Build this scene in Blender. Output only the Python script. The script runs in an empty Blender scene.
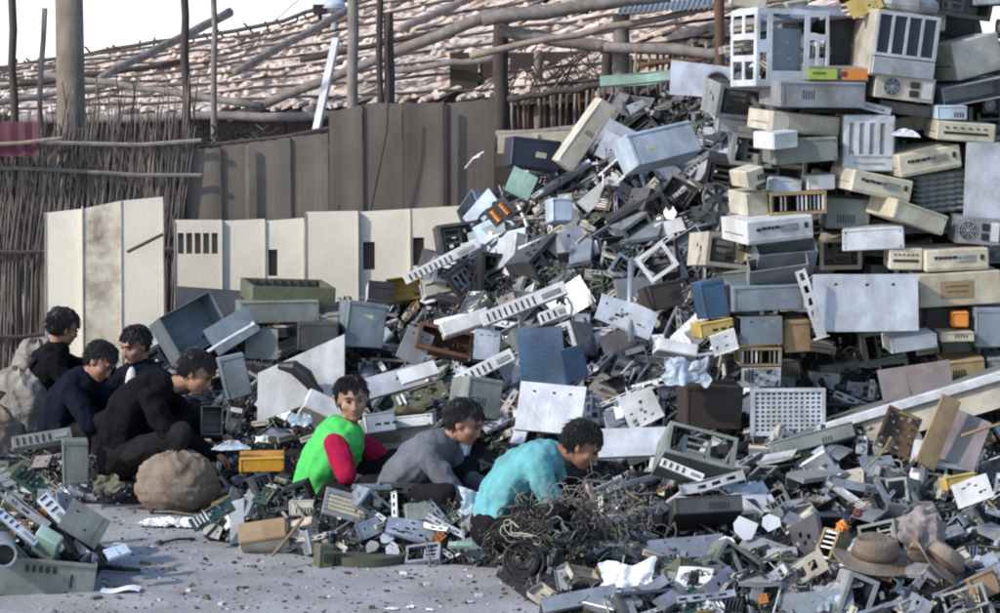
import bpy, bmesh, math, random
from mathutils import Vector, Matrix, Euler, noise
R = math.radians
SC = bpy.context.scene
COL = SC.collection
rnd = random.Random(7)

# ---------------------------------------------------------------- camera, sky, sun, exposure
FPX, CAMH, PITCH = 2940.0, 3.3, math.atan(361.5 / 2940.0)
cam_d = bpy.data.cameras.new("camera"); cam = bpy.data.objects.new("camera", cam_d); COL.objects.link(cam)
cam.location = (0, 0, CAMH); cam.rotation_euler = (math.pi / 2 - PITCH, 0, 0)
cam_d.sensor_width = 36; cam_d.lens = FPX / 1000 * 36; cam_d.clip_end = 2000
SC.camera = cam
SUN_DIR = Vector((-0.80, -0.42, 0.62)).normalized()      # towards the sun
w = bpy.data.worlds.new("World"); SC.world = w; w.use_nodes = True
nt = w.node_tree; bg = nt.nodes["Background"]
sky = nt.nodes.new("ShaderNodeTexSky"); sky.sky_type = 'NISHITA'; sky.sun_disc = False
sky.sun_elevation = math.asin(SUN_DIR.z); sky.sun_rotation = math.atan2(SUN_DIR.x, SUN_DIR.y)
sky.air_density = 1.2; sky.dust_density = 1.0; sky.ozone_density = 2.0
nt.links.new(sky.outputs[0], bg.inputs[0]); bg.inputs[1].default_value = 0.15
sd = bpy.data.lights.new("sun", 'SUN'); sd.energy = 2.6; sd.angle = R(2.5); sd.color = (1.0, 0.92, 0.82)
so = bpy.data.objects.new("sun", sd); COL.objects.link(so); so.rotation_euler = SUN_DIR.to_track_quat('Z', 'Y').to_euler()
SC.view_settings.view_transform = 'Standard'; SC.view_settings.look = 'None'; SC.view_settings.gamma = 1
SC.view_settings.exposure = 0.5
SC.cycles.pixel_filter_type = 'BLACKMAN_HARRIS'; SC.cycles.filter_width = 2.1

def at(px, py, D):
    """a point at world distance D (along Y) seen at photo pixel px, py"""
    c, s = math.cos(PITCH), math.sin(PITCH)
    dx, dv = (px - 500) / FPX, -(py - 306.5) / FPX
    y, z = c + dv * s, -s + dv * c
    return Vector((dx / y * D, D, CAMH + z / y * D))
def to_px(p):
    c, s = math.cos(PITCH), math.sin(PITCH)
    y, z = p[1], p[2] - CAMH
    d = y * c - z * s; v = y * s + z * c
    return 500 + p[0] / d * FPX, 306.5 - v / d * FPX
def ppm(D): return FPX / D

# ---------------------------------------------------------------- materials
MATS = {}
def mat(name, col, rough=.6, metal=0., var=.15, dirt=.4, dcol=(.05, .042, .035), bump=.12, scale=7., fine=60., hue=.0, trans=0.):
    m = bpy.data.materials.new(name); m.use_nodes = True; n = m.node_tree.nodes; l = m.node_tree.links
    b = n["Principled BSDF"]; b.inputs["Roughness"].default_value = rough; b.inputs["Metallic"].default_value = metal
    tc = n.new("ShaderNodeTexCoord"); oi = n.new("ShaderNodeObjectInfo")
    va = n.new("ShaderNodeVectorMath"); va.operation = 'ADD'
    l.new(tc.outputs["Object"], va.inputs[0]); 
    mu = n.new("ShaderNodeMath"); mu.operation = 'MULTIPLY'; mu.inputs[1].default_value = 37.
    l.new(oi.outputs["Random"], mu.inputs[0]); l.new(mu.outputs[0], va.inputs[1])
    nz = n.new("ShaderNodeTexNoise"); nz.inputs["Scale"].default_value = scale; nz.inputs["Detail"].default_value = 6; nz.inputs["Roughness"].default_value = .65
    l.new(va.outputs[0], nz.inputs["Vector"])
    rp = n.new("ShaderNodeValToRGB"); rp.color_ramp.elements[0].position = .42; rp.color_ramp.elements[1].position = .72
    l.new(nz.outputs["Fac"], rp.inputs[0])
    dm = n.new("ShaderNodeMath"); dm.operation = 'MULTIPLY'; dm.inputs[1].default_value = dirt; l.new(rp.outputs[0], dm.inputs[0])
    mr = n.new("ShaderNodeMapRange"); mr.inputs[3].default_value = 1 - var; mr.inputs[4].default_value = 1 + var * .6; l.new(oi.outputs["Random"], mr.inputs[0])
    hs = n.new("ShaderNodeHueSaturation"); hs.inputs["Color"].default_value = (*col, 1); l.new(mr.outputs[0], hs.inputs["Value"])
    if hue:
        m2 = n.new("ShaderNodeMapRange"); m2.inputs[3].default_value = .5 - hue; m2.inputs[4].default_value = .5 + hue
        f = n.new("ShaderNodeMath"); f.operation = 'FRACT'; g = n.new("ShaderNodeMath"); g.operation = 'MULTIPLY'; g.inputs[1].default_value = 13.7
        l.new(oi.outputs["Random"], g.inputs[0]); l.new(g.outputs[0], f.inputs[0]); l.new(f.outputs[0], m2.inputs[0]); l.new(m2.outputs[0], hs.inputs["Hue"])
    mx = n.new("ShaderNodeMixRGB"); mx.inputs[2].default_value = (*dcol, 1)
    l.new(dm.outputs[0], mx.inputs[0]); l.new(hs.outputs[0], mx.inputs[1]); l.new(mx.outputs[0], b.inputs["Base Color"])
    if dirt >= .3:                                        # larger run-down stains, stretched along the piece
        mp = n.new("ShaderNodeMapping"); mp.inputs["Scale"].default_value = (5, 5, 2.4); l.new(va.outputs[0], mp.inputs[0])
        n3 = n.new("ShaderNodeTexNoise"); n3.inputs["Scale"].default_value = scale * .22; n3.inputs["Detail"].default_value = 5; l.new(mp.outputs[0], n3.inputs["Vector"])
        r3 = n.new("ShaderNodeValToRGB"); r3.color_ramp.elements[0].position = .38; r3.color_ramp.elements[0].color = (.50, .43, .34, 1); r3.color_ramp.elements[1].position = .62; r3.color_ramp.elements[1].color = (1, 1, 1, 1)
        l.new(n3.outputs["Fac"], r3.inputs[0]); m3_ = n.new("ShaderNodeMixRGB"); m3_.blend_type = 'MULTIPLY'; m3_.inputs[0].default_value = .42
        l.new(mx.outputs[0], m3_.inputs[1]); l.new(r3.outputs[0], m3_.inputs[2]); l.new(m3_.outputs[0], b.inputs["Base Color"])
    n2 = n.new("ShaderNodeTexNoise"); n2.inputs["Scale"].default_value = fine; n2.inputs["Detail"].default_value = 4; l.new(va.outputs[0], n2.inputs["Vector"])
    bp = n.new("ShaderNodeBump"); bp.inputs["Strength"].default_value = bump * 2; bp.inputs["Distance"].default_value = .01
    l.new(n2.outputs["Fac"], bp.inputs["Height"]); l.new(bp.outputs[0], b.inputs["Normal"])
    if trans: b.inputs["Transmission Weight"].default_value = trans
    MATS[name] = m; return m
mat("beige", (.56, .53, .46), .5, dirt=.45)
mat("cream", (.62, .58, .46), .5, dirt=.35)
mat("white", (.76, .78, .82), .5, dirt=.3)
mat("white_metal", (.66, .70, .78), .35, .2, dirt=.35)
mat("grey", (.30, .32, .35), .5, dirt=.45)
mat("steel", (.42, .46, .53), .38, .5, dirt=.5)
mat("dark_steel", (.13, .13, .14), .45, .5, dirt=.5)
mat("black", (.018, .018, .022), .5, var=.3)
mat("navy", (.02, .028, .06), .45)
mat("green_board", (.025, .075, .055), .45, hue=.04, scale=20)
mat("brown_board", (.16, .10, .05), .55, hue=.03, scale=20)
mat("tan", (.36, .26, .15), .8, hue=.02)
mat("olive", (.13, .14, .09), .7)
mat("blue", (.035, .11, .21), .4, hue=.02, dirt=.7)
mat("teal", (.10, .30, .36), .5)
mat("mint", (.36, .55, .48), .5)
mat("light_blue", (.45, .55, .68), .45, dirt=.3)
mat("red", (.20, .045, .045), .6)
mat("crate_orange", (.70, .34, .03), .55, dirt=.3)
mat("orange", (.70, .24, .04), .5, dirt=.15)
mat("yellow", (.60, .45, .14), .6)
mat("lime_label", (.45, .60, .10), .5)
mat("copper", (.55, .22, .07), .4, .6)
mat("rust", (.14, .075, .045), .8, hue=.02)
mat("wire", (.03, .03, .035), .5, var=.5)
mat("wire_grey", (.22, .22, .22), .5, var=.4)
mat("brown_dark", (.055, .042, .038), .8)
mat("mauve", (.26, .23, .24), .6)
mat("bluegrey", (.22, .27, .33), .45)
mat("greengrey", (.23, .26, .25), .6)
mat("white_paper", (.78, .80, .84), .8, dirt=.12, bump=.05)
mat("silver_label", (.50, .54, .60), .3, .3)
# setting
mat("wood_grey", (.26, .235, .23), .85, dirt=.5, scale=14)
mat("wood_dark", (.075, .06, .058), .9, dirt=.4, scale=14)
mat("bamboo", (.36, .30, .25), .7, dirt=.4, scale=14)
mat("shingle", (.80, .69, .63), .9, dirt=.7, scale=9, dcol=(.24, .18, .16), var=.3)
mat("concrete_pole", (.25, .215, .18), .85)
mat("stick", (.24, .205, .19), .85, var=.0, dirt=.8, scale=3, dcol=(.05, .035, .03))
mat("wall_grey", (.175, .155, .14), .8, dirt=.35, scale=3, var=.12, dcol=(.07, .06, .055))
mat("wall_white", (.72, .68, .59), .7, dirt=.24, scale=2.5, var=.06, dcol=(.35, .29, .22))
mat("wall_scuffed", (.66, .62, .54), .7, dirt=.95, scale=5, var=.0, dcol=(.20, .15, .11))
mat("maroon", (.16, .05, .08), .8)
mat("heap_core", (.012, .013, .018), .9, dirt=.2, bump=.6, scale=12, fine=30)  # near-black: shade between the scrap pieces is put into the colour
mat("frag_dark", (.03, .033, .045), .6); mat("deep_olive", (.085, .09, .065), .7)  # the olive is the rounded housing's own deeper colour
mat("frag_mid", (.22, .24, .27), .5, .2); mat("frag_light", (.62, .64, .68), .5)
mat("frag_brown", (.15, .11, .08), .7); mat("frag_green", (.05, .11, .07), .6)
# people
mat("skin", (.34, .18, .12), .55, dirt=.12, dcol=(.2, .09, .06), bump=.03, var=.1)
mat("skin_light", (.38, .21, .15), .55, dirt=.1, dcol=(.25, .11, .08), bump=.03, var=.05)
mat("hair", (.010, .008, .008), .6, bump=.0, fine=120, dirt=0)
mat("lips", (.22, .075, .065), .5, dirt=0, bump=0)
mat("eye_dark", (.012, .01, .01), .25, dirt=0, bump=0)
mat("cloth_black", (.006, .006, .009), .95, dirt=.1)
mat("cloth_navy", (.006, .008, .020), .95, dirt=.1)
mat("cloth_grey", (.15, .16, .20), .9, dirt=.3, dcol=(.1, .1, .12), scale=10)
mat("cloth_teal", (.18, .50, .57), .9, dirt=.3, dcol=(.08, .28, .34), scale=10)
mat("cloth_green", (.10, .62, .15), .8, dirt=.25, dcol=(.04, .5, .07), scale=6)
mat("cloth_red", (.36, .012, .055), .85, dirt=.2, dcol=(.25, .01, .04))
mat("cloth_white", (.7, .7, .75), .85, dirt=.2)
mat("cloth_sleeve", (.07, .02, .025), .9)
mat("trousers", (.012, .012, .016), .9)
mat("sack_tan", (.29, .235, .195), .95, dirt=.5, bump=.4, dcol=(.14, .10, .08))
mat("sack_pale", (.30, .28, .255), .95, dirt=.5, bump=.4, dcol=(.2, .17, .15))
mat("straw", (.25, .205, .165), .9, dirt=.4, bump=.5, fine=90)
mat("hat_band", (.13, .09, .06), .9)
m = mat("film", (.75, .78, .82), .25, dirt=.1, bump=.2)

for k_ in ("cloth_black", "cloth_navy", "cloth_grey", "cloth_teal", "cloth_green", "cloth_red", "trousers", "sack_tan", "sack_pale"):
    m = MATS[k_]; n = m.node_tree.nodes; l = m.node_tree.links; tc = n.new("ShaderNodeTexCoord")
    n["Principled BSDF"].inputs["Specular IOR Level"].default_value = .12
    mp = n.new("ShaderNodeMapping"); mp.inputs["Scale"].default_value = (1.0, 1.0, .45); mp.inputs["Rotation"].default_value = (.3, .5, .2)
    rz = n.new("ShaderNodeTexNoise"); rz.noise_type = 'RIDGED_MULTIFRACTAL'; rz.inputs["Scale"].default_value = 7.5; rz.inputs["Detail"].default_value = 2.5; rz.inputs["Distortion"].default_value = .6
    l.new(tc.outputs["Object"], mp.inputs[0]); l.new(mp.outputs[0], rz.inputs["Vector"])
    b2_ = n.new("ShaderNodeBump"); b2_.inputs["Strength"].default_value = .8; b2_.inputs["Distance"].default_value = .05
    l.new(rz.outputs["Fac"], b2_.inputs["Height"]); old_ = n["Principled BSDF"].inputs["Normal"].links[0].from_socket; l.new(old_, b2_.inputs["Normal"]); l.new(b2_.outputs[0], n["Principled BSDF"].inputs["Normal"])
# ground: concrete, cracked and stained
g = mat("concrete", (.35, .35, .375), .9, dirt=.7, scale=2.6, dcol=(.22, .215, .225), bump=.35, fine=35, var=0)
n = g.node_tree.nodes; l = g.node_tree.links
vo = n.new("ShaderNodeTexVoronoi"); vo.feature = 'DISTANCE_TO_EDGE'; vo.inputs["Scale"].default_value = .9
nn = n.new("ShaderNodeTexNoise"); nn.inputs["Scale"].default_value = 2.5; nn.inputs["Detail"].default_value = 6
tc = n.new("ShaderNodeTexCoord"); vm = n.new("ShaderNodeVectorMath"); vm.operation = 'MULTIPLY_ADD'; vm.inputs[1].default_value = (.5, .5, .5)
l.new(tc.outputs["Object"], nn.inputs["Vector"]); l.new(nn.outputs["Color"], vm.inputs[0]); l.new(tc.outputs["Object"], vm.inputs[2]); l.new(vm.outputs[0], vo.inputs["Vector"])
rp = n.new("ShaderNodeValToRGB"); rp.color_ramp.elements[0].position = 0; rp.color_ramp.elements[0].color = (.25, .25, .25, 1); rp.color_ramp.elements[1].position = .012; rp.color_ramp.elements[1].color = (1, 1, 1, 1)
l.new(vo.outputs["Distance"], rp.inputs[0])
mm = n.new("ShaderNodeMixRGB"); mm.blend_type = 'MULTIPLY'; mm.inputs[0].default_value = .22
old = n["Principled BSDF"].inputs["Base Color"].links[0].from_socket
l.new(old, mm.inputs[1]); l.new(rp.outputs[0], mm.inputs[2]); l.new(mm.outputs[0], n["Principled BSDF"].inputs["Base Color"])

# ---------------------------------------------------------------- mesh builder
class MB:
    def __init__(s): s.v = []; s.f = []; s.m = []
    def add(s, vs, fs, mi=0, M=None):
        o = len(s.v)
        s.v += [tuple(M @ Vector(p)) if M is not None else tuple(p) for p in vs]
        s.f += [tuple(i + o for i in f) for f in fs]; s.m += [mi] * len(fs)
        return s
    def box(s, c, d, mi=0, rot=None, ch=0):
        hx, hy, hz = d[0] / 2, d[1] / 2, d[2] / 2
        M = Matrix.Translation(c)
        if rot: M = M @ Euler([R(a) for a in rot]).to_matrix().to_4x4()
        if ch <= 0:
            v = [(x, y, z) for x in (-hx, hx) for y in (-hy, hy) for z in (-hz, hz)]
            f = [(0, 1, 3, 2), (4, 6, 7, 5), (0, 4, 5, 1), (2, 3, 7, 6), (0, 2, 6, 4), (1, 5, 7, 3)]
            return s.add(v, f, mi, M)
        ch = min(ch, hx * .6, hy * .6, hz * .6)
        v = []; idx = {}
        for sx in (-1, 1):
            for sy in (-1, 1):
                for sz in (-1, 1):
                    for ax in range(3):
                        p = [sx * (hx - ch), sy * (hy - ch), sz * (hz - ch)]
                        p[ax] = (sx * hx, sy * hy, sz * hz)[ax]
                        idx[sx, sy, sz, ax] = len(v); v.append(p)
        f = []
        for ax in range(3):
            b, c2 = [(1, 2), (2, 0), (0, 1)][ax]
            for sg in (-1, 1):
                q = []
                for (i, j) in ((-1, -1), (1, -1), (1, 1), (-1, 1)):
                    k = [0, 0, 0]; k[ax] = sg; k[b] = i; k[c2] = j; q.append(idx[k[0], k[1], k[2], ax])
                f.append(tuple(q if sg > 0 else q[::-1]))
        for a in range(3):                       # edges parallel to axis a
            b, c2 = [(1, 2), (2, 0), (0, 1)][a]
            for i in (-1, 1):
                for j in (-1, 1):
                    k0 = [0, 0, 0]; k1 = [0, 0, 0]; k0[a] = -1; k1[a] = 1; k0[b] = k1[b] = i; k0[c2] = k1[c2] = j
                    q = (idx[(*k0, b)], idx[(*k1, b)], idx[(*k1, c2)], idx[(*k0, c2)])
                    f.append(q if i * j > 0 else q[::-1])
        for sx in (-1, 1):
            for sy in (-1, 1):
                for sz in (-1, 1):
                    q = tuple(idx[sx, sy, sz, a] for a in range(3)); f.append(q if sx * sy * sz > 0 else q[::-1])
        return s.add(v, f, mi, M)
    def tube(s, pts, r, mi=0, n=6, cap=True):
        pts = [Vector(p) for p in pts]; N = len(pts)
        rs = r if isinstance(r, (list, tuple)) else [r] * N
        v = []; up = None
        for i, p in enumerate(pts):
            t = (pts[min(i + 1, N - 1)] - pts[max(i - 1, 0)])
            if t.length < 1e-9: t = Vector((0, 0, 1))
            t.normalize()
            if up is None: up = t.orthogonal().normalized()
            else:
                up = up - t * up.dot(t)
                up = up.normalized() if up.length > 1e-5 else t.orthogonal().normalized()
            sd_ = t.cross(up)
            for k in range(n):
                a = 2 * math.pi * k / n
                v.append(p + (up * math.cos(a) + sd_ * math.sin(a)) * rs[i])
        f = []
        for i in range(N - 1):
            for k in range(n):
                f.append((i * n + k, i * n + (k + 1) % n, (i + 1) * n + (k + 1) % n, (i + 1) * n + k))
        if cap: f += [tuple(range(n))[::-1], tuple((N - 1) * n + k for k in range(n))]
        return s.add(v, f, mi)
    def cyl(s, a, b, r, r2=None, mi=0, n=16): return s.tube([a, b], [r, r if r2 is None else r2], mi, n)
    def ring(s, c, r, rt, axis='Y', mi=0, n=20, k=6):
        pts = []
        for i in range(n + 1):
            a = 2 * math.pi * i / n; ca, sa = math.cos(a) * r, math.sin(a) * r
            pts.append(Vector(c) + (Vector((ca, 0, sa)) if axis == 'Y' else Vector((ca, sa, 0))))
        return s.tube(pts, rt, mi, k, False)
    def plate(s, w_, h_, t, holes=(), mi=0, M=None):
        """plate in XZ, thickness t in Y, with rectangular openings (x0,x1,z0,z1)"""
        xs = sorted({-w_ / 2, w_ / 2} | {min(max(q, -w_ / 2), w_ / 2) for h in holes for q in h[:2]})
        zs = sorted({-h_ / 2, h_ / 2} | {min(max(q, -h_ / 2), h_ / 2) for h in holes for q in h[2:4]})
        nx, nz = len(xs) - 1, len(zs) - 1
        solid = [[not any(h[0] < (xs[i] + xs[i + 1]) / 2 < h[1] and h[2] < (zs[j] + zs[j + 1]) / 2 < h[3] for h in holes) for j in range(nz)] for i in range(nx)]
        v = []; f = []
        W = nz + 1
        for y in (-t / 2, t / 2):
            for x in xs:
                for z in zs: v.append((x, y, z))
        o = len(xs) * W
        id_ = lambda i, j, b: i * W + j + b * o
        ok = lambda i, j: 0 <= i < nx and 0 <= j < nz and solid[i][j]
        for i in range(nx):
            for j in range(nz):
                if not solid[i][j]: continue
                f.append((id_(i, j, 0), id_(i + 1, j, 0), id_(i + 1, j + 1, 0), id_(i, j + 1, 0)))
                f.append((id_(i, j, 1), id_(i, j + 1, 1), id_(i + 1, j + 1, 1), id_(i + 1, j, 1)))
                if not ok(i - 1, j): f.append((id_(i, j, 0), id_(i, j + 1, 0), id_(i, j + 1, 1), id_(i, j, 1)))
                if not ok(i + 1, j): f.append((id_(i + 1, j, 0), id_(i + 1, j, 1), id_(i + 1, j + 1, 1), id_(i + 1, j + 1, 0)))
                if not ok(i, j - 1): f.append((id_(i, j, 0), id_(i, j, 1), id_(i + 1, j, 1), id_(i + 1, j, 0)))
                if not ok(i, j + 1): f.append((id_(i, j + 1, 0), id_(i + 1, j + 1, 0), id_(i + 1, j + 1, 1), id_(i, j + 1, 1)))
        return s.add(v, f, mi, M)
    def sheet(s, w_, h_, t=.003, nx=8, ny=8, fn=None, mi=0):
        """subdivided slab in XY, shaped by fn(x, y) -> z (or vector)"""
        v = []; f = []
        for b in (0, 1):
            for i in range(nx + 1):
                for j in range(ny + 1):
                    x, y = -w_ / 2 + w_ * i / nx, -h_ / 2 + h_ * j / ny
                    z = fn(x, y) if fn else 0
                    if isinstance(z, Vector): v.append((z.x, z.y, z.z + b * t))
                    else: v.append((x, y, z + b * t))
        W = ny + 1; o = (nx + 1) * W
        for i in range(nx):
            for j in range(ny):
                a = (i * W + j, (i + 1) * W + j, (i + 1) * W + j + 1, i * W + j + 1)
                f.append(a[::-1]); f.append(tuple(q + o for q in a))
        for i in range(nx):
            for j, fl in ((0, 0), (ny, 1)):
                q = (i * W + j, (i + 1) * W + j, (i + 1) * W + j + o, i * W + j + o); f.append(q[::-1] if fl else q)
        for j in range(ny):
            for i, fl in ((0, 1), (nx, 0)):
                q = (i * W + j, i * W + j + 1, i * W + j + 1 + o, i * W + j + o); f.append(q[::-1] if fl else q)
        return s.add(v, f, mi)
    def ball(s, c, r, mi=0, nu=16, nv=10, M=None, fn=None):
        v = []; f = []
        r = r if isinstance(r, (tuple, list, Vector)) else (r, r, r)
        for j in range(nv + 1):
            th = math.pi * j / nv
            for i in range(nu):
                ph = 2 * math.pi * i / nu
                p = Vector((math.sin(th) * math.cos(ph), math.sin(th) * math.sin(ph), math.cos(th)))
                k = fn(p) if fn else 1
                q = Vector((p.x * r[0] * k, p.y * r[1] * k, p.z * r[2] * k))
                if M is not None: q = M @ q
                v.append(q + Vector(c))
        for j in range(nv):
            for i in range(nu):
                a, b = j * nu + i, j * nu + (i + 1) % nu
                f.append((a, a + nu, b + nu, b))
        return s.add(v, f, mi)
    def dent(s, amp, sc=6., seed=0):
        s.v = [tuple(Vector(p) + noise.noise_vector(Vector(p) * sc + Vector((seed * 3.1, seed, 7))) * amp) for p in s.v]
        return s
    def mesh(s, name, mats, smooth=False):
        me = bpy.data.meshes.new(name); me.from_pydata(s.v, [], s.f)
        for k in mats: me.materials.append(MATS[k])
        me.polygons.foreach_set("material_index", s.m)
        if smooth: me.polygons.foreach_set("use_smooth", [True] * len(me.polygons))
        me.update(); return me

def tag(o, label=None, cat=None, group=None, kind=None):
    if label: o["label"] = label
    if cat: o["category"] = cat
    if group: o["group"] = group
    if kind: o["kind"] = kind
    return o
def obj(name, mb, mats, parent=None, smooth=False, M=None):
    me = mb if isinstance(mb, bpy.types.Mesh) else mb.mesh(name, [mats] if isinstance(mats, str) else mats, smooth)
    o = bpy.data.objects.new(name, me); COL.objects.link(o)
    if parent: o.parent = parent
    if M is not None: o.matrix_basis = M
    return o
def empty(name, M=None):
    o = bpy.data.objects.new(name, None); o.empty_display_size = .05; COL.objects.link(o)
    if M is not None: o.matrix_basis = M
    return o

# bright hazy sky low over the roofs
m = bpy.data.materials.new("hazy_sky"); m.use_nodes = True; n = m.node_tree.nodes; n.clear()
e = n.new("ShaderNodeEmission"); e.inputs[0].default_value = (1, 1, 1, 1); e.inputs[1].default_value = 1.0; o = n.new("ShaderNodeOutputMaterial"); m.node_tree.links.new(e.outputs[0], o.inputs[0]); MATS["hazy_sky"] = m
b = MB(); v = []
for i in range(33):
    a_ = R(-40 + 80 * i / 32); v += [(math.sin(a_) * 70, math.cos(a_) * 70, -1), (math.sin(a_) * 70, math.cos(a_) * 70, 14)]
b.add(v, [(2 * i, 2 * i + 2, 2 * i + 3, 2 * i + 1) for i in range(32)])
tag(obj("sky", b, "hazy_sky"), kind="structure")
# ---------------------------------------------------------------- ground and heaps
def sst(a, b, x):
    if a == b: return float(x >= a)
    t = min(1, max(0, (x - a) / (b - a))); return t * t * (3 - 2 * t)
def lerp_tab(tab, x):
    if x <= tab[0][0]: return tab[0][1]
    for (a, va), (b, vb) in zip(tab, tab[1:]):
        if x <= b: return va + (vb - va) * (x - a) / (b - a)
    return tab[-1][1]
RIDGE = [(-.75, .55), (-.66, .80), (-.33, 1.22), (0, 1.62), (.33, 1.92), (.66, 2.10), (1.0, 2.18), (1.33, 2.24), (1.66, 2.32), (3.6, 2.5)]
def HT(x, y, nz=True):
    u = x / y * 19.0                                   # lateral position seen at 19 m
    h = 0.
    # main pile, leaning up towards the wall of cases
    rg = lerp_tab(RIDGE, x)
    foot = 17.0 - .1 * x
    m1 = rg * min(1, max(0, (y - foot) / (19.6 - foot))) ** .9 * (1 - .5 * sst(20.2, 21, y)) * sst(-.95, -.55, x)
    # wall of stacked cases
    st = 2.6 * sst(17.72, 18.0, y) * sst(1.35, 1.6, x) * (1 - .5 * sst(20.2, 21, y))
    # low heap behind the workers
    m2 = .80 * sst(17.9, 19.8, y) * sst(-2.55, -2.0, x) * (1 - .4 * sst(20.6, 21, y))
    m2 = max(m2, .2 * sst(17.2, 17.8, y) * sst(-1.9, -1.5, x))
    # spread in front, right
    edge = lerp_tab([(14.3, .25), (14.6, .12), (15.2, -.05), (15.6, -.02), (16.1, .1), (16.6, .1), (17.2, -.4)], y)
    m3 = (.11 + .07 * sst(.2, 2.2, x) + .36 * sst(15.2, 17.2, y) * sst(.3, 1.8, x)) * sst(edge - .04, edge + .22, x) * sst(13.9, 14.2, y)
    # spread in front of the woman
    f4 = lerp_tab([(-1.75, 16.4), (-1.6, 16.1), (-.9, 15.55), (-.2, 15.45), (.1, 15.3)], x)
    m4 = .25 * sst(f4 - .02, f4 + .3, y) * sst(-1.8, -1.6, x) * (1 - .75 * sst(16.15, 16.35, y)) * (1 - sst(.2, .5, x))
    m5 = .34 * (1 - sst(-2.38, -2.08, x)) * sst(14.85, 15.15, y) * (1 - sst(15.6, 16.1, y))
    m6 = .20 * (1 - sst(-1.75, -1.6, x)) * sst(17.15, 17.45, y) * 1
    h = max(m1, st, m2, m3, m4, m5, m6)
    if nz and h > .02:
        p = Vector((x * 3.2, y * 3.2, 0)); k = min(1, h / .3)
        h += k * (.07 * noise.noise(p) + .05 * noise.noise(p * 2.7) + .025 * noise.noise(p * 6))
    return h
def hit(px, py):
    """first point of the heap or ground seen along the ray of a pixel"""
    a, b = at(px, py, 13.), at(px, py, 22.)
    prev = a
    for i in range(1, 181):
        p = a.lerp(b, i / 180)
        if p.z <= HT(p.x, p.y): return p
    return None
def nrm(x, y, e=.06):
    return Vector((HT(x - e, y) - HT(x + e, y), HT(x, y - e) - HT(x, y + e), 2 * e)).normalized()

b = MB(); b.add([(-300, -100, 0), (300, -100, 0), (300, 600, 0), (-300, 600, 0)], [(0, 1, 2, 3)])
tag(obj("ground", b, "concrete"), kind="structure")
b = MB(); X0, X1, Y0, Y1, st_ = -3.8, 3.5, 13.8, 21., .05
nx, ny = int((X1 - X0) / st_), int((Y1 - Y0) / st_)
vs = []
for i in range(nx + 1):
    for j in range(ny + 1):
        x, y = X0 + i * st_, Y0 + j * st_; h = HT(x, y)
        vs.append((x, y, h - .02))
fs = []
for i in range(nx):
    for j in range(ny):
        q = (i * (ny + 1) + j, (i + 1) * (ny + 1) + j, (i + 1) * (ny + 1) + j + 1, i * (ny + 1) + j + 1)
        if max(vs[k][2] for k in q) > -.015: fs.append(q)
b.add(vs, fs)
tag(obj("scrap_rubble", b, "heap_core"), "small crushed scrap, darkened for shade in gaps, under the pile of computer parts", "rubble", kind="stuff")

# ---------------------------------------------------------------- shed with shingled roof behind
def ridge_pt(u):
    return lerp3([(0, at(-120, 92, 33)), (.28, at(90, 62, 31)), (.45, at(262, 36, 29.5)), (.62, at(420, -12, 28)), (1, at(1120, -150, 25))], u)
def eave_pt(u):
    return lerp3([(0, at(-300, 128, 30)), (.28, at(-60, 120, 28)), (.45, at(120, 116, 26.5)), (.62, at(330, 108, 25)), (1, at(900, 80, 22.5))], u)
def lerp3(tab, u):
    for (a, va), (b_, vb) in zip(tab, tab[1:]):
        if u <= b_: return va.lerp(vb, max(0, (u - a)) / (b_ - a))
    return tab[-1][1].copy()
def roof(u, v): return eave_pt(u).lerp(ridge_pt(u), v)
shed = empty("bamboo_shed", Matrix.Translation((0, 25, 0)))
SI = shed.matrix_basis.inverted()
tag(shed, "long low shed with a roof of pale bark shingles, behind the wall panels", "shed")
def shed_part(name, mb, m_, smooth=False): return obj(name, mb, m_, shed, smooth, SI)
b = MB()
NR, NC = 10, 210
for r_ in range(NR):
    for c in range(NC):
        if rnd.random() < .10: continue
        u0 = (c + rnd.uniform(-.3, .3)) / NC; v0 = (r_ + rnd.uniform(-.12, .12)) / NR; v1 = v0 + (1.35 + rnd.uniform(-.45, .5)) / NR
        sk = .020 + rnd.uniform(-.5, .5) / NC
        wu = rnd.uniform(.30, .50) / NC
        p = [roof(u0 - wu, v0), roof(u0 + wu, v0), roof(u0 + wu + sk, v1), roof(u0 - wu + sk, v1)]
        up = Vector((-.1, -.25, 1)).normalized(); lift = rnd.uniform(.015, .085)
        o = [up * lift, up * (lift + rnd.uniform(-.02, .02)), up * .01, up * .01]
        q = [p[k] + o[k] for k in range(4)]; t = up * rnd.uniform(-.03, -.012)
        mid = (q[0] + q[1]) / 2 + up * .018; mid2 = (q[2] + q[3]) / 2 + up * .018
        b.add([q[0], mid, q[1], q[2], mid2, q[3], q[0] + t, q[1] + t, q[2] + t, q[3] + t],
              [(0, 1, 4, 5), (1, 2, 3, 4), (6, 7, 2, 1, 0), (0, 5, 9, 6), (2, 7, 8, 3), (6, 9, 8, 7), (5, 4, 3, 8, 9)])
sh = shed_part("roof", b, "shingle"); 
b = MB(); 
dk = [roof(i / 20, 0) - Vector((0, 0, .05)) for i in range(21)] + [roof(i / 20, 1) - Vector((0, 0, .03)) for i in range(21)]
b.add(dk, [(i, i + 1, i + 22, i + 21) for i in range(20)])
obj("roof_lining", b, "wood_dark", shed, M=SI)
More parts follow.
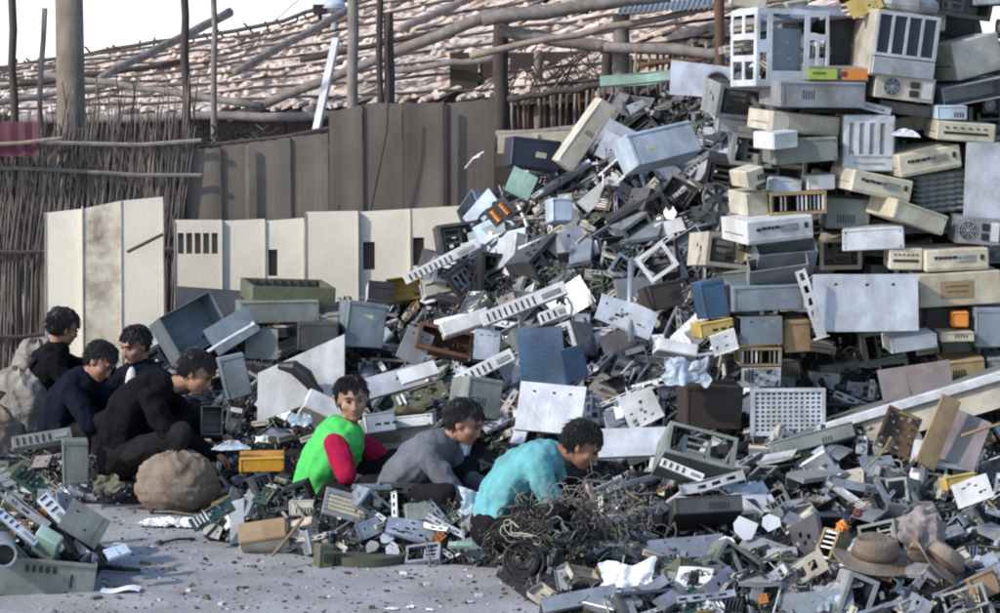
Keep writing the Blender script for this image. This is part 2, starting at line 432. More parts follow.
for r_ in range(NR + 1):
    b = MB(); pts = []
    for i in range(41):
        p = roof(i / 40, min(1, (r_ + .1) / NR)) + Vector((0, -.02, .09 + rnd.uniform(-.02, .02))); pts.append(p)
    b.tube(pts, .014 if r_ < NR else .022, 0, 5)
    if r_ == NR:
        for i in range(70):
            p = roof(i / 70 + .002, 1); d = Vector((rnd.uniform(-.12, .02), 0, rnd.uniform(.05, .14))); b.tube([p, p + d * 1.3], .013, 0, 4)
    shed_part("batten", b, "wood_dark")
def log(px0, py0, D0, px1, py1, D1, r0, r1=None, m_="wood_grey", name="roof_pole", parent=True, seg=9, wob=.012):
    if name == "roof_pole": r0 *= .82; r1 = r1 * .82 if r1 else None
    a, c = at(px0, py0, D0), at(px1, py1, D1); b = MB(); pts = []; rs = []
    for i in range(seg + 1):
        t = i / seg; k = rnd.uniform(-1, 1)
        pts.append(a.lerp(c, t) + Vector((rnd.uniform(-wob, wob), 0, rnd.uniform(-wob, wob))) * (0 < i < seg))
        rs.append((r0 + ((r1 if r1 else r0) - r0) * t) * (1 + .07 * k))
    b.tube(pts, rs, 0, 10)
    if parent: return shed_part(name, b, m_, True)
    o = obj(name, b, m_, smooth=True); return o
log(100, 78, 26.8, 230, 12, 28.5, .04, .055)
log(228, 118, 25.2, 500, 12, 24.5, .048, .06)
log(40, 73, 25.8, 262, 106, 25.0, .035, .04)
log(20, 119, 25, 332, 115, 24, .045)
log(400, 30, 26, 475, -4, 26.5, .045)
log(235, 72, 26, 352, 8, 27.5, .045)
log(395, 70, 24.6, 497, 58, 24.4, .035)
log(300, 60, 25.5, 460, 28, 25.5, .03, m_="wood_dark")
log(0, 88, 27, 180, 62, 27.6, .03, m_="wood_dark")
log(-40, 108, 26.5, 130, 82, 27, .035)
# porch frame on the right: posts, beams, rails
log(501, 16, 23.6, 501, 150, 23.6, .062, m_="wood_dark", name="post", wob=.006)
log(621, 14, 23.4, 620, 120, 23.4, .07, m_="wood_grey", name="post", wob=.006)
log(607, 42, 23.9, 607, 120, 23.9, .045, m_="wood_dark", name="post", wob=.006)
log(538, 50, 24.2, 539, 150, 24.2, .038, m_="wood_grey", name="post", wob=.006)
log(720, -30, 22.5, 720, 100, 22.5, .04, m_="rust", name="post", wob=.006)
log(483, 20, 23.4, 670, -6, 23.2, .058, m_="wood_grey", name="beam")
log(500, 30, 23.5, 612, 48, 23.3, .05, m_="wood_grey", name="beam")
log(605, 46, 23.2, 760, 56, 22.8, .045, m_="wood_grey", name="beam")
log(470, 56, 23.3, 716, 6, 23.0, .028, m_="bamboo", name="beam")
log(716, 8, 22.7, 880, -20, 22.4, .03, m_="bamboo", name="beam")
log(508, 99, 23.3, 612, 84, 23.1, .025, m_="wood_dark", name="rail")
log(496, 134, 23.3, 700, 122, 23.0, .03, m_="wood_grey", name="rail")
log(640, 66, 23.1, 760, 52, 22.8, .02, m_="rust", name="rail")
for i in range(17):
    x = 512 + i * 6.2 + rnd.uniform(-1.5, 1.5)
    log(x, 97 - i * .8 - rnd.uniform(0, 6), 23.35, x + rnd.uniform(-2, 2), 134, 23.35, .012, m_="rust" if i % 2 else "wood_grey", name="baluster", seg=2)
for i in range(20):
    x = 630 + i * 7 + rnd.uniform(-2, 2)
    log(x, 38 + rnd.uniform(0, 18), 23.1, x + rnd.uniform(-5, 5), 95, 23.1, .012, m_="bamboo" if i % 2 else "wood_dark", name="baluster", seg=2)
# woven lattice of thin branches between the posts
b = MB()
for i in range(34):
    x = 505 + rnd.uniform(0, 105); s_ = rnd.choice((-1, 1))
    p0, p1 = at(x, rnd.uniform(45, 60), 23.9), at(x + s_ * rnd.uniform(15, 45), rnd.uniform(80, 98), 23.9)
    mid = (p0 + p1) / 2 + Vector((rnd.uniform(-.05, .05), 0, rnd.uniform(-.04, .04))); b.tube([p0, mid, p1], .007, 0, 4)
shed_part("lattice", b, "wood_dark")
# back wall of the porch: dark boards standing on the ground behind the pile
b = MB()
for i in range(26):
    x0 = -.3 + i * .25; b.box((x0, 24.6 + rnd.uniform(-.02, .02), 1.2), (.235, .03, 2.4 + rnd.uniform(-.04, .04)))
b.box((3, 24.1, .75), (6.5, .04, 1.5))
shed_part("back_wall", b, "brown_dark")
b = MB()
for i in range(48):
    u = i / 48; p, q = eave_pt(u), eave_pt(u + 1 / 50); d = (q - p); d.z = 0; c = (p + q) / 2 + Vector((.25, .25, 0)); zz = c.z - .04
    b.box((c.x, c.y, zz / 2), (d.length, .03, zz), rot=(0, 0, math.degrees(math.atan2(d.y, d.x))))
shed_part("eave_shade_wall", b, "brown_dark")  # dark wall added below the eave to stand for the shade there
# corrugated eave strip
b = MB(); pr = None
for i in range(60):
    x = 618 + i * 2.6; p = at(x, 13 - i * .16 + (1.3 if i % 2 else -1.3), 23.0 + i * -.004); q = at(x + 4, 3 - i * .16 + (1.2 if i % 2 else -1.2), 24.3)
    if pr: b.add([pr[0], p, q, pr[1], pr[0] - Vector((0, 0, .006)), p - Vector((0, 0, .006))], [(0, 1, 2, 3), (4, 5, 1, 0)])
    pr = (p, q)
shed_part("eave_sheet", b, "bluegrey")
b = MB(); b.box(at(320, 9, 27.6), (.13, .13, .09), ch=.01); b.cyl(at(320, 14, 27.6), at(320, 40, 27.6), .02)
tag(obj("ridge_box", b, "black"), "small black box on the shed ridge beside the pale blue bowl", "box")
b = MB(); c = at(334, 6, 27.6)
for i in range(14):
    a0 = i / 14
b.ball(c, (.11, .11, .075), nu=20, nv=8, fn=lambda p: 1 if p.z > -.1 else .8); b.ring(c - Vector((0, 0, .01)), .112, .008, 'Z')
b.cyl(c - Vector((0, 0, .05)), c - Vector((0, 0, .3)), .03)
tag(obj("basin", b, "light_blue", smooth=True), "pale blue upturned basin on the shed ridge by the black box", "basin")

# tall poles
def pole(px, D, py_top, r, m_, label, lean=0, name="wooden_pole", wob=.012, ground_=True, r2=None):
    a = at(px, py_top, D); g_ = Vector((a.x - lean, D, 0)); b = MB(); N = 12
    pts = [g_.lerp(a, i / N) + Vector((rnd.uniform(-wob, wob), rnd.uniform(-wob, wob), 0)) * (i > 0) for i in range(N + 1)]
    rr = [(r + ((r2 or r * .8) - r) * i / N) * rnd.uniform(.93, 1.07) for i in range(N + 1)]
    M = Matrix.Translation(g_); b.tube([p - g_ for p in pts], rr, 0, 12)
    return tag(obj(name, b, m_, smooth=True, M=M), label, "pole", "poles standing by the fences")
pole(11, 22.5, -40, .036, "wood_dark", "dark wooden pole nearest the left edge of the photo")
pole(45, 22.6, 8, .026, "wood_grey", "thin leaning pole between the dark pole and the thick concrete pole", lean=.18)
b = MB(); c = at(68, -60, 23.2)
b.tube([(0, 0, 0), (0, 0, c.z / 2), (0, 0, c.z)], [.12, .115, .108], 0, 24)
tag(obj("utility_pole", b, "concrete_pole", smooth=True, M=Matrix.Translation((c.x, 23.2, 0))), "thick round grey concrete utility pole behind the stick fence", "pole")
pole(183, 21.4, -60, .036, "wood_dark", "dark pole rising where the stick fence meets the grey wall panels", lean=-.02)
pole(215, 22.6, -40, .028, "wood_grey", "grey pole just right of the dark pole at the end of the wall panels", lean=.07)
pole(352, 21.6, -40, .05, "wood_grey", "thick grey pole rising above the wall panels, beside the white slanting plank")
pole(380, 21.6, -50, .030, "wood_dark", "thin dark pole of the close pair above the wall panels")
pole(388, 21.7, 12, .048, "wood_dark", "thicker shorter pole of the close pair above the wall panels", lean=.0)
b = MB(); p0, p1 = at(336, 40, 22.3), at(316, 132, 21.6)
b.tube([p0, p0.lerp(p1, .5), p1], [.035, .038, .035], 0, 4)
tag(obj("white_plank", b, "white"), "white plank leaning against the roof behind the wall panels", "plank")
b = MB()
b.tube([at(298, 0, 24), at(270, 25, 24.5), at(240, 60, 25.0)], .004, 0, 4)
tag(obj("guy_wire", b, "wire"), "thin wire running from the concrete pole side down to the shed roof", "wire")

# stick fence at the left
fence = empty("stick_fence", Matrix.Translation((-2.8, 21.3, 0))); FI = fence.matrix_basis.inverted()
tag(fence, "tall fence woven from thin slanting brown sticks behind the workers", "fence")
for lay in range(3):
    b = MB()
    for i in range(150):
        x = -4.4 + i * .0151 + rnd.uniform(-.012, .012) + lay * .003
        if x > -2.28: continue
        top = rnd.uniform(1.75, 2.02) + max(0, (x + 3.4)) * .12 + (rnd.random() < .25) * rnd.uniform(0, .35) * (x > -3.7)
        sl = rnd.uniform(.10, .26) * (1 if lay < 2 else -1) * (1 if rnd.random() < .9 else -.6)
        yy = 21.2 + lay * .04 + rnd.uniform(-.015, .015)
        x0 = x - sl * .5
        b.tube([(x0, yy, 0), ((x0 + x) / 2 + rnd.uniform(-.02, .02), yy, top * .5), (x + sl * .5, yy, top)], [.0065, .006, .004], 0, 5)
    obj("sticks", b, ["stick", "wood_grey", "wood_dark"][lay], fence, M=FI)
for z, m_ in ((.5, "wood_dark"), (1.1, "wood_dark"), (1.68, "wood_grey"), (1.9, "wood_grey")):
    b = MB(); b.tube([(-4.4 + k * .45, 21.16 + rnd.uniform(-.01, .01), z + rnd.uniform(-.03, .03)) for k in range(6)], .016, 0, 6); obj("rail", b, m_, fence, M=FI)
# loose twigs above the fence
for k in range(16):
    b = MB(); x = rnd.uniform(60, 215); t = rnd.uniform(68, 100)
    b.tube([at(x, t, 21.35), at(x + rnd.uniform(-8, 8), t + 40, 21.33), at(x + rnd.uniform(-10, 10), 190, 21.3)], [.004, .007, .009], 0, 5)
    obj("stake", b, "wood_dark" if k % 3 else "wood_grey", fence, M=FI)
b = MB()
for k in range(70):
    x = rnd.uniform(190, 262); y = 122 + rnd.uniform(0, 20)
    a = at(x, y, 21.5); c = a + Vector((rnd.uniform(-.15, .15), rnd.uniform(-.1, .1), rnd.uniform(-.1, .03))); b.tube([a, (a + c) / 2 + Vector((0, 0, -.03)), c], .006, 0, 4)
tag(obj("old_net", b, "wire"), "dark tangled net heaped on top of the grey wall beside the dark pole", "net")
b = MB(); a, c = at(-60, 122, 21.0), at(40, 156, 21.0)
b.sheet(c.x - a.x, a.z - c.z, .02, 14, 6, lambda x, y: .012 * math.sin(x * 60))
mm_ = Matrix.Translation(((a.x + c.x) / 2, 21.0, (a.z + c.z) / 2)) @ Matrix.Rotation(R(90), 4, 'X')
tag(obj("maroon_sheet", b, "maroon", M=mm_), "maroon corrugated sheet tied on top of the stick fence", "sheet")
b = MB(); b.tube([at(-50, 146, 20.95), at(20, 143, 20.95), at(62, 138, 20.95)], .014, 0, 6)
tag(obj("bamboo_rod", b, "bamboo"), "pale bamboo rod lying across the maroon sheet", "rod")

# wall of grey panels with the white ones leaning in front
gw = empty("panel_wall", Matrix.Translation((-1, 21.3, 0))); GI = gw.matrix_basis.inverted()
tag(gw, "wall of tall grey-brown sheet panels with dark battens between them", "wall")
segs = [(186, 220, 150, 147), (221, 246, 146, 143), (247, 290, 143, 138), (291, 328, 137, 133), (329, 362, 112, 105),
        (363, 402, 104, 103), (403, 444, 103, 102), (446, 494, 104, 98)]
for i, (xa, xb, ta, tb) in enumerate(segs):
    D = 21.25 + .02 * (i % 2); a, c = at(xa, ta, D), at(xb, tb, D); b = MB()
    n_ = 8; fr = []; bk = []
    vs = []; 
    for k in range(n_ + 1):
        t = k / n_; x = a.x + (c.x - a.x) * t; zt = a.z + (c.z - a.z) * t + rnd.uniform(-.006, .006); off = .012 * noise.noise(Vector((x * 6, i, 0)))
        for z in (0, zt * .5, zt): vs.append((x, D + off + .01 * noise.noise(Vector((x * 4, z * 3, i))), z))
        for z in (0, zt * .5, zt): vs.append((x, D + off + .02, z))
    f = []
    for k in range(n_):
        o = k * 6
        for j in (0, 1): f += [(o + j, o + 6 + j, o + 7 + j, o + 1 + j), (o + 3 + j, o + 4 + j, o + 10 + j, o + 9 + j)]
        f += [(o + 2, o + 8, o + 11, o + 5)]
    f += [(0, 1, 4, 3), (1, 2, 5, 4), (n_ * 6, n_ * 6 + 3, n_ * 6 + 4, n_ * 6 + 1), (n_ * 6 + 1, n_ * 6 + 4, n_ * 6 + 5, n_ * 6 + 2)]
    b.add(vs, f); obj("panel", b, "wall_grey", gw, True if False else False, GI)
    if i in (1, 6):
        b = MB(); x = at(xb + 1, 150, 21.2).x; b.box((x, 21.2, c.z / 2), (.03, .02, c.z - .02)); obj("batten", b, "wood_grey" if i != 6 else "wood_dark", gw, M=GI)
b = MB(); p = [at(x, y, 21.31) for x, y in ((186, 150), (230, 143), (280, 138), (332, 128))]; b.tube(p, .02, 0, 6); obj("top_rail", b, "wood_dark", gw, M=GI)
b = MB(); p = [at(x, y, 21.12) for x, y in ((388, 100), (387, 130), (376, 185), (368, 225), (358, 243), (347, 246), (341, 232), (338, 212), (339, 205))]
b.tube(p, .007, 0, 6); tag(obj("hanging_wire", b, "wire"), "thin dark wire hanging in a loop from the top of the wall panels", "wire")
b = MB(); b.tube([at(466, 168, 21.1), at(474, 158, 21.0), at(480, 156, 20.98)], .012, 0, 6); b.tube([at(474, 158, 21.0), at(484, 152, 21.0)], .01, 0, 6)
tag(obj("wall_hook", b, "white_metal"), "small pale metal hook on the grey panel beside the porch post", "hook")

def leaning_panel(x0, x1, t0, t1, D, label, openings=(), m_="wall_white", name="leaning_board", dark=True, lean=.12, thick=.035, extra=None):
    a, c = at(x0, t0, D), at(x1, t1, D); W = c.x - a.x; H = (a.z + c.z) / 2
    M = Matrix.Translation(((a.x + c.x) / 2, D - lean, 0)) @ Matrix.Rotation(-math.atan(lean / H), 4, 'X')
    root = empty(name, M); tag(root, label, "panel", "white panels standing along the wall")
    b = MB(); hs = [(q[0] * W, q[1] * W, q[2] * H, q[3] * H) for q in openings]
    b.plate(W, H, thick, hs, 0, Matrix.Translation((0, 0, H / 2))); 
    dz = (c.z - a.z) / 2
    b.v = [(x, y + .008 * noise.noise(Vector((x * 3, z * 3, x0))), z + (dz * (x / W * 2) if z > H * .9 else 0)) for x, y, z in b.v]
    obj("sheet", b, m_, root)
    b = MB(); b.box((-W / 2 - .003, 0, H / 2), (.006, thick + .02, H * .985)); b.box((W / 2 + .003, 0, H / 2), (.006, thick + .02, H * .985)); obj("edge_strip", b, "beige" if m_ == "wall_white" else "wall_white", root)
    if openings:
        b = MB()
        for q in hs: b.box(((q[0] + q[1]) / 2, thick * .8, H / 2 + (q[2] + q[3]) / 2), (q[1] - q[0] + .02, .01, q[3] - q[2] + .02))
        obj("backing", b, "wall_grey" if len(openings) > 2 else "wood_dark", root)
    return root
leaning_panel(46, 82, 212, 208, 20.2, "pale door panel with yellowish outer edge, first along the stick fence")
leaning_panel(83, 121, 208, 200, 20.15, "pale door panel with dark scuff marks, between the other two by the stick fence", m_="wall_scuffed")
leaning_panel(122, 163, 200, 196, 20.1, "pale door panel with a dark stick leaning across it, beside the fence end")
V = [(-.44 + k * .18, -.44 + k * .18 + .13, .32, .43) for k in range(5)]
leaning_panel(175, 222, 219, 219, 21.0, "white panel with five grey vent slots", V)
leaning_panel(223, 265, 220, 218, 21.02, "blank white panel between the vented one and the one with a small slot")
leaning_panel(266, 304, 220, 217, 21.0, "white panel with one small dark slot, beside the taller white panels", [(-.44, -.2, .2, .34)])
leaning_panel(306, 358, 211, 210, 20.96, "tall blank white panel with the wire loop hanging over it")
leaning_panel(359, 410, 211, 208, 21.0, "tall white panel with a dark slot right below the wire loop", [(-.42, -.19, .20, .34)])
leaning_panel(411, 461, 208, 205, 20.98, "tall white panel with a grey slot, last before the scrap pile", [(-.46, -.24, .21, .35)])
leaning_panel(462, 492, 203, 201, 21.02, "narrow pale blue panel behind the top edge of the pile", m_="bluegrey")
b = MB(); b.tube([at(127, 252, 19.9), at(163, 234, 19.95)], .012, 0, 5)
tag(obj("dark_stick", b, "wood_dark"), "short dark stick jutting across the third pale door panel", "stick")
# ---------------------------------------------------------------- scrap: each builder returns [(part name, MB, materials, parent index or None)]
# every shape has its front face at y = 0 and its body behind (+y); the first entry takes the thing's own colour
def b_case(w_, d, h, r, style=0, body="beige", front="cream"):
    P = []; ch = min(.008, h * .1)
    b = MB(); b.box((0, d / 2 + .01, 0), (w_ * .985, d - .02, h * .97), ch=.004)
    b.box((-w_ * .5, d * .5, -h * .1), (.004, d * .7, h * .02), 1); b.box((w_ * .5, d * .5, -h * .1), (.004, d * .7, h * .02), 1)
    P.append(("shell", b.dent(.004, 3, r.random() * 9), [body, "black"], None))
    b = MB(); b.box((0, .012, 0), (w_, .03, h), ch=ch)
    if style == 0: b.box((0, -.004, -h * .33), (w_ * .96, .006, h * .04), 0)
    P.append(("bezel", b, [front], None)); bi = 1
    if style == 0:                                           # flat desktop: row of marks, slots and a button
        b = MB()
        x = -w_ * .36
        for k in range(6):
            wd = r.uniform(.02, .045) * w_ / .45; b.box((x + wd / 2, -.004, h * .12 + r.uniform(-.02, .02) * h), (wd * .8, .006, h * .13)); x += wd
        P.append(("indicator_strip", b, ["black"], bi))
        b = MB(); b.plate(w_ * .26, h * .3, .008, [(-w_ * .12, w_ * .12, -h * .02, h * .05)], 0, Matrix.Translation((w_ * .14, -.006, h * .08))); b.box((w_ * .14, .0, h * .1), (w_ * .25, .004, h * .1), 1)
        P.append(("drive_slot", b, ["grey", "black"], bi))
        b = MB(); b.box((w_ * .39, -.006, h * .1), (w_ * .055, .01, h * .24), ch=.002); P.append(("power_button", b, ["black"], bi))
    elif style == 1:                                         # plain bezel with a big mesh label area
        b = MB(); b.plate(w_ * .5, h * .75, .006, [(-w_ * .24, w_ * .24, -h * .36 + k * h * .12, -h * .36 + k * h * .12 + h * .05) for k in range(6)], 0, Matrix.Translation((-.02 * w_, -.004, 0)))
        P.append(("vent", b, [front], bi))
    elif style == 2:                                         # tower front standing: bays one over another
        for k in range(3):
            b = MB(); b.box((0, -.003, h * .36 - k * h * .12), (w_ * .8, .008, h * .1), ch=.002); b.box((0, -.009, h * .36 - k * h * .12), (w_ * .6, .004, h * .012), 1)
            P.append(("drive_bay", b, [front, "black"], bi))
        b = MB(); b.cyl((w_ * .2, .0, -h * .1), (w_ * .2, -.012, -h * .1), w_ * .06, mi=0, n=12); P.append(("power_button", b, ["grey"], bi))
    elif style == 3:                                         # tall vertical slots
        b = MB(); b.plate(w_ * .9, h * .62, .012, [(-w_ * .4 + k * w_ * .2, -w_ * .4 + k * w_ * .2 + w_ * .1, -h * .28, h * .28) for k in range(4)], 0, Matrix.Translation((0, -.008, h * .08)))
        b.box((0, -.002, h * .08), (w_ * .88, .006, h * .6), 1); P.append(("vent", b, [front, "grey"], bi))
        b = MB(); b.box((0, -.006, -h * .36), (w_ * .6, .006, h * .02)); P.append(("badge", b, ["grey"], bi))
    elif style == 4:                                         # one long slot with knobs over it
        b = MB(); b.box((0, -.004, -h * .08), (w_ * .75, .006, h * .13)); P.append(("drive_slot", b, ["black"], bi))
        b = MB()
        for k in range(6): b.box((-w_ * .33 + k * w_ * .13, -.004, h * .2), (w_ * .05, .01, h * .08))
        P.append(("buttons_row" if False else "button_panel", b, ["dark_steel"], bi))
    return P
def b_plain(w_, d, h, r, body="grey"):
    b = MB(); b.box((0, d / 2, 0), (w_, d, h), ch=min(.006, h * .1))
    b.box((0, .0, h * .42), (w_ * .99, .01, h * .03)); b.box((-w_ * .46, .0, 0), (w_ * .015, .008, h * .9)); b.dent(min(.01, h * .08), 4, r.random() * 9)
    c = MB(); q = r.random(); nm, cm = "vent", "black"
    if q < .35:
        x0, z0 = r.uniform(-.35, .15) * w_, r.uniform(-.25, .1) * h
        for k in range(r.randint(4, 7)): c.box((x0 + k * .016, 0, z0), (.007, .004, min(.05, h * .35)))
    elif q < .45:
        nm, cm = "sticker", "cream"; c.box((r.uniform(-.3, .3) * w_, 0, r.uniform(-.2, .2) * h), (min(.07, w_ * .3), .003, min(.035, h * .35)), rot=(0, r.uniform(-8, 8), 0))
    elif q < .85:
        nm, cm = "screw", "dark_steel"
        for sx, sz in ((-.44, -.36), (.44, -.36), (-.44, .32), (.44, .32)): c.box((sx * w_, 0, sz * h), (.009, .004, .009))
    else:
        nm = "port"; x0 = r.uniform(-.4, 0) * w_
        for k in range(3): c.box((x0 + k * .05, 0, -.1 * h), (.032, .004, min(.014, h * .2)))
    return [("shell", b, [body], None), (nm, c, [cm], 0)]
def b_skeleton(w_, d, h, r, body="white_metal"):
    """bare tower frame: front plate with big openings, holed sides, an inner plate"""
    T = Matrix.Translation; RZ = Matrix.Rotation(math.pi / 2, 4, 'Z'); RX = Matrix.Rotation(math.pi / 2, 4, 'X'); b = MB()
    F = lambda *L: [(a * w_, b_ * w_, c_ * h, d_ * h) for a, b_, c_, d_ in L]
    b.plate(w_, h, .008, F((-.46, -.36, .1, .42), (-.46, -.36, -.42, -.06), (-.29, .16, -.30, .44), (.23, .46, .2, .42), (.23, .32, -.42, .12), (.36, .46, -.42, .12)))
    b.plate(d, h, .006, [(a * d, b_ * d, c_ * h, d_ * h) for a, b_, c_, d_ in ((-.4, -.05, .18, .42), (.05, .4, .18, .42), (-.4, .4, -.1, .1), (-.4, -.05, -.42, -.18), (.05, .4, -.42, -.18))], 0, T((-w_ / 2, d / 2, 0)) @ RZ)
    b.plate(d, h, .006, [(-.4 * d, .4 * d, -.1 * h, .4 * h)], 0, T((w_ / 2, d / 2, 0)) @ RZ)
    b.plate(w_, d, .006, [(-.4 * w_, -.1 * w_, -.3 * d, .3 * d), (.05 * w_, .4 * w_, -.3 * d, .3 * d)], 0, T((0, d / 2, h / 2)) @ RX); b.box((0, d / 2, -h / 2), (w_, d, .006))
    c = MB(); c.plate(w_ * .44, h * .6, .005, [(-.1 * w_, -.06 * w_, .1 * h, .14 * h), (.02 * w_, .06 * w_, .1 * h, .14 * h), (.04 * w_, .1 * w_, -.14 * h, -.08 * h)], 0, T((-w_ * .06, .05, -.04 * h)))
    return [("frame", b.dent(.006, 4, 2), [body], None), ("inner_plate", c, ["bluegrey"], None)]
def b_open(w_, d, h, r, body="steel", front_open=True, stuffed=True):
    """sheet-metal chassis with its front open, bits of drive cage inside"""
    t = .004; b = MB(); T = Matrix.Translation; RX = Matrix.Rotation(math.pi / 2, 4, 'X'); RZ = Matrix.Rotation(math.pi / 2, 4, 'Z')
    def hl(n_, W, H): return [(x, x + W * .09, z, z + H * .12) for x, z in [(r.uniform(-.42, .3) * W, r.uniform(-.4, .28) * H) for _ in range(n_)]]
    b.plate(w_, h, t, hl(4, w_, h), 0, T((0, d, 0)))
    b.plate(d, h, t, hl(3, d, h), 0, T((-w_ / 2, d / 2, 0)) @ RZ); b.plate(d, h, t, hl(3, d, h), 0, T((w_ / 2, d / 2, 0)) @ RZ)
    b.plate(w_, d, t, hl(2, w_, d), 0, T((0, d / 2, -h / 2)) @ RX)
    if r.random() < .6: b.plate(w_, d, t, hl(6, w_, d), 0, T((0, d / 2, h / 2)) @ RX)
    b.box((0, .004, h / 2 - .01), (w_, .012, .02)); b.box((0, .004, -h / 2 + .01), (w_, .012, .02)); b.box((-w_ / 2 + .01, .004, 0), (.02, .012, h)); b.box((w_ / 2 - .01, .004, 0), (.02, .012, h))
    P = [("chassis", b.dent(.006, 4, r.random() * 9), [body], None)]
    if stuffed:
        c = MB(); x = w_ * r.uniform(-.2, .2); c.plate(w_ * .4, h * .7, .006, [(-w_ * .15, w_ * .15, -h * .28 + k * h * .22, -h * .28 + k * h * .22 + h * .14) for k in range(3)], 0, T((x, d * .2, 0)))
        c.plate(d * .5, h * .7, .004, [], 0, T((x - w_ * .2, d * .45, 0)) @ RZ); c.plate(d * .5, h * .7, .004, [], 0, T((x + w_ * .2, d * .45, 0)) @ RZ)
        P.append(("drive_cage", c, ["dark_steel" if r.random() < .5 else body], None))
    return P
def b_tray(w_, d, h, r, body="grey"):
    """shallow five sided cover lying on its back: floor in XZ at y=d, rim forward"""
    t = .005; b = MB(); b.box((0, d - t / 2, 0), (w_, t, h))
    for sx in (-1, 1): b.box((sx * (w_ / 2 - t / 2), d / 2 - t / 2, 0), (t, d - t, h))
    for sz in (-1, 1): b.box((0, d / 2 - t / 2, sz * (h / 2 - t / 2)), (w_ - 2 * t, d - t, t))
    for k in range(3): b.box((0, d - t - .006, (k - 1) * h * .26), (w_ * .8, .012, .008))
    return [("tray", b.dent(.006, 5, r.random() * 9), [body], None)]
def b_cover(w_, d, h, r, body="white_metal"):
    """bent sheet: face in XZ, flange going back along the top, small lip at the bottom"""
    b = MB()
    hs = [(x, x + .02, h * .3, h * .34) for x in (-w_ * .3, 0, w_ * .25)] if r.random() < .5 else []
    b.plate(w_, h, .004, hs); b.box((0, d / 2 + .002, h / 2 - .002), (w_, d, .004)); b.box((0, .012, -h / 2 + .002), (w_, .02, .004))
    for sx in (-1, 1): b.box((sx * (w_ / 2 - .002), .012, 0), (.004, .02, h * .98))
    return [("cover_sheet", b.dent(.008, 3.5, r.random() * 9), [body], None)]
def b_panel(w_, d, h, r, body="grey", holes=None):
    n_ = 3 if holes is None else holes
    hs = []
    for _ in range(n_):
        x, z = r.uniform(-.42, .25) * w_, r.uniform(-.42, .3) * h; hs.append((x, x + r.uniform(.05, .18) * w_, z, z + r.uniform(.05, .12) * h))
    b = MB(); b.plate(w_, h, max(.004, d), hs); b.box((0, .012, h / 2), (w_, .024, .004)); b.box((0, -.01, -h / 2), (w_, .02, .004))
    b.box((r.uniform(-.3, .3) * w_, 0, 0), (.008, .012, h * .9))
    return [("sheet", b.dent(min(.02, w_ * .07), 4.5, r.random() * 9), [body], None)]
def b_grille(w_, d, h, r, body="white_metal"):
    b = MB(); nx, nz = 12, 9; hs = []
    b.plate(w_, h, .02, [(-w_ * .45, w_ * .45, -h * .43, h * .43)]); 
    for i in range(nx):
        for j in range(nz):
            x0, z0 = -w_ * .45 + i * w_ * .9 / nx, -h * .43 + j * h * .86 / nz; o = (w_ * .9 / nx) * (.25 if j % 2 else 0)
            hs.append((x0 + .2 * w_ * .9 / nx + o * 0, x0 + .8 * w_ * .9 / nx, z0 + .25 * h * .86 / nz, z0 + .8 * h * .86 / nz))
    c = MB(); c.plate(w_ * .9, h * .86, .004, hs); e = MB(); e.box((0, .05, 0), (w_ * .97, .06, h * .97))
    return [("frame", b, [body], None), ("grille", c, [body], 0), ("backing", e, ["bluegrey"], 0)]
def b_psu(w_, d, h, r, body="steel"):
    b = MB(); b.box((0, d / 2, 0), (w_, d, h), ch=.003)
    cx = -w_ * .22; rr = min(h * .36, w_ * .2)
    f = MB(); 
    for k in (1., .72, .45, .2): f.ring((cx, -.004, 0), rr * k, .0022, 'Y', 0, 18, 4)
    for k in range(4):
        a = k * math.pi / 4; f.tube([(cx - rr * math.cos(a), -.005, -rr * math.sin(a)), (cx + rr * math.cos(a), -.005, rr * math.sin(a))], .002, 0, 4)
    e = MB(); e.cyl((cx, .004, 0), (cx, -.003, 0), rr, mi=0, n=20)
    s_ = MB(); s_.box((w_ * .16, -.004, h * .16), (w_ * .16, .012, h * .26), ch=.003); s_.box((w_ * .16, -.004, -h * .2), (w_ * .16, .012, h * .26), ch=.003)
    q = MB(); q.box((w_ * .37, -.002, 0), (w_ * .18, .004, h * .7))
    P = [("shell", b.dent(.003, 5, r.random() * 9), [body], None), ("fan_opening", e, ["black"], 0), ("fan_guard", f, ["steel"], 0), ("socket", s_, ["black"], 0), ("rating_label", q, ["white"], 0)]
    return P
def b_board(w_, d, h, r, body="green_board"):
    """printed circuit board in XZ, parts toward -y"""
    b = MB(); b.box((0, .001, 0), (w_, .003, h))
    c = MB()
    for k in range(int(6 + w_ * h * 260)):
        x, z = r.uniform(-.44, .44) * w_, r.uniform(-.44, .44) * h
        sx, sz = r.uniform(.006, .03), r.uniform(.006, .026); c.box((x, -.004, z), (min(sx, w_ * .2), r.uniform(.004, .012), min(sz, h * .2)), r.choice((0, 0, 0, 1, 1, 2)))
    s_ = MB(); n_ = r.randint(2, 4)
    for k in range(n_): s_.box((-w_ * .4 + k * w_ * .09, -.008, h * .08), (w_ * .035, .014, h * r.uniform(.5, .75)), 0)
    s_.box((w_ * .1, -.007, h * .44), (w_ * .5, .014, h * .05), 1)
    g = MB()
    for k in range(int(3 + w_ * 18)): 
        x, z = r.uniform(-.4, .45) * w_, r.uniform(-.45, .4) * h; g.cyl((x, 0, z), (x, -r.uniform(.012, .03), z), r.uniform(.004, .008), mi=0, n=7)
    return [("board", b.dent(.005, 4, r.random() * 9), [body], None), ("chips", c, ["black", "silver_label", "rust"], 0) if False else ("component_pattern", c, ["black", "silver_label", "rust"], 0),
            ("connector", s_, ["white" if r.random() < .6 else "black", "tan"], 0), ("component_pattern", g, ["bluegrey"], 0)]
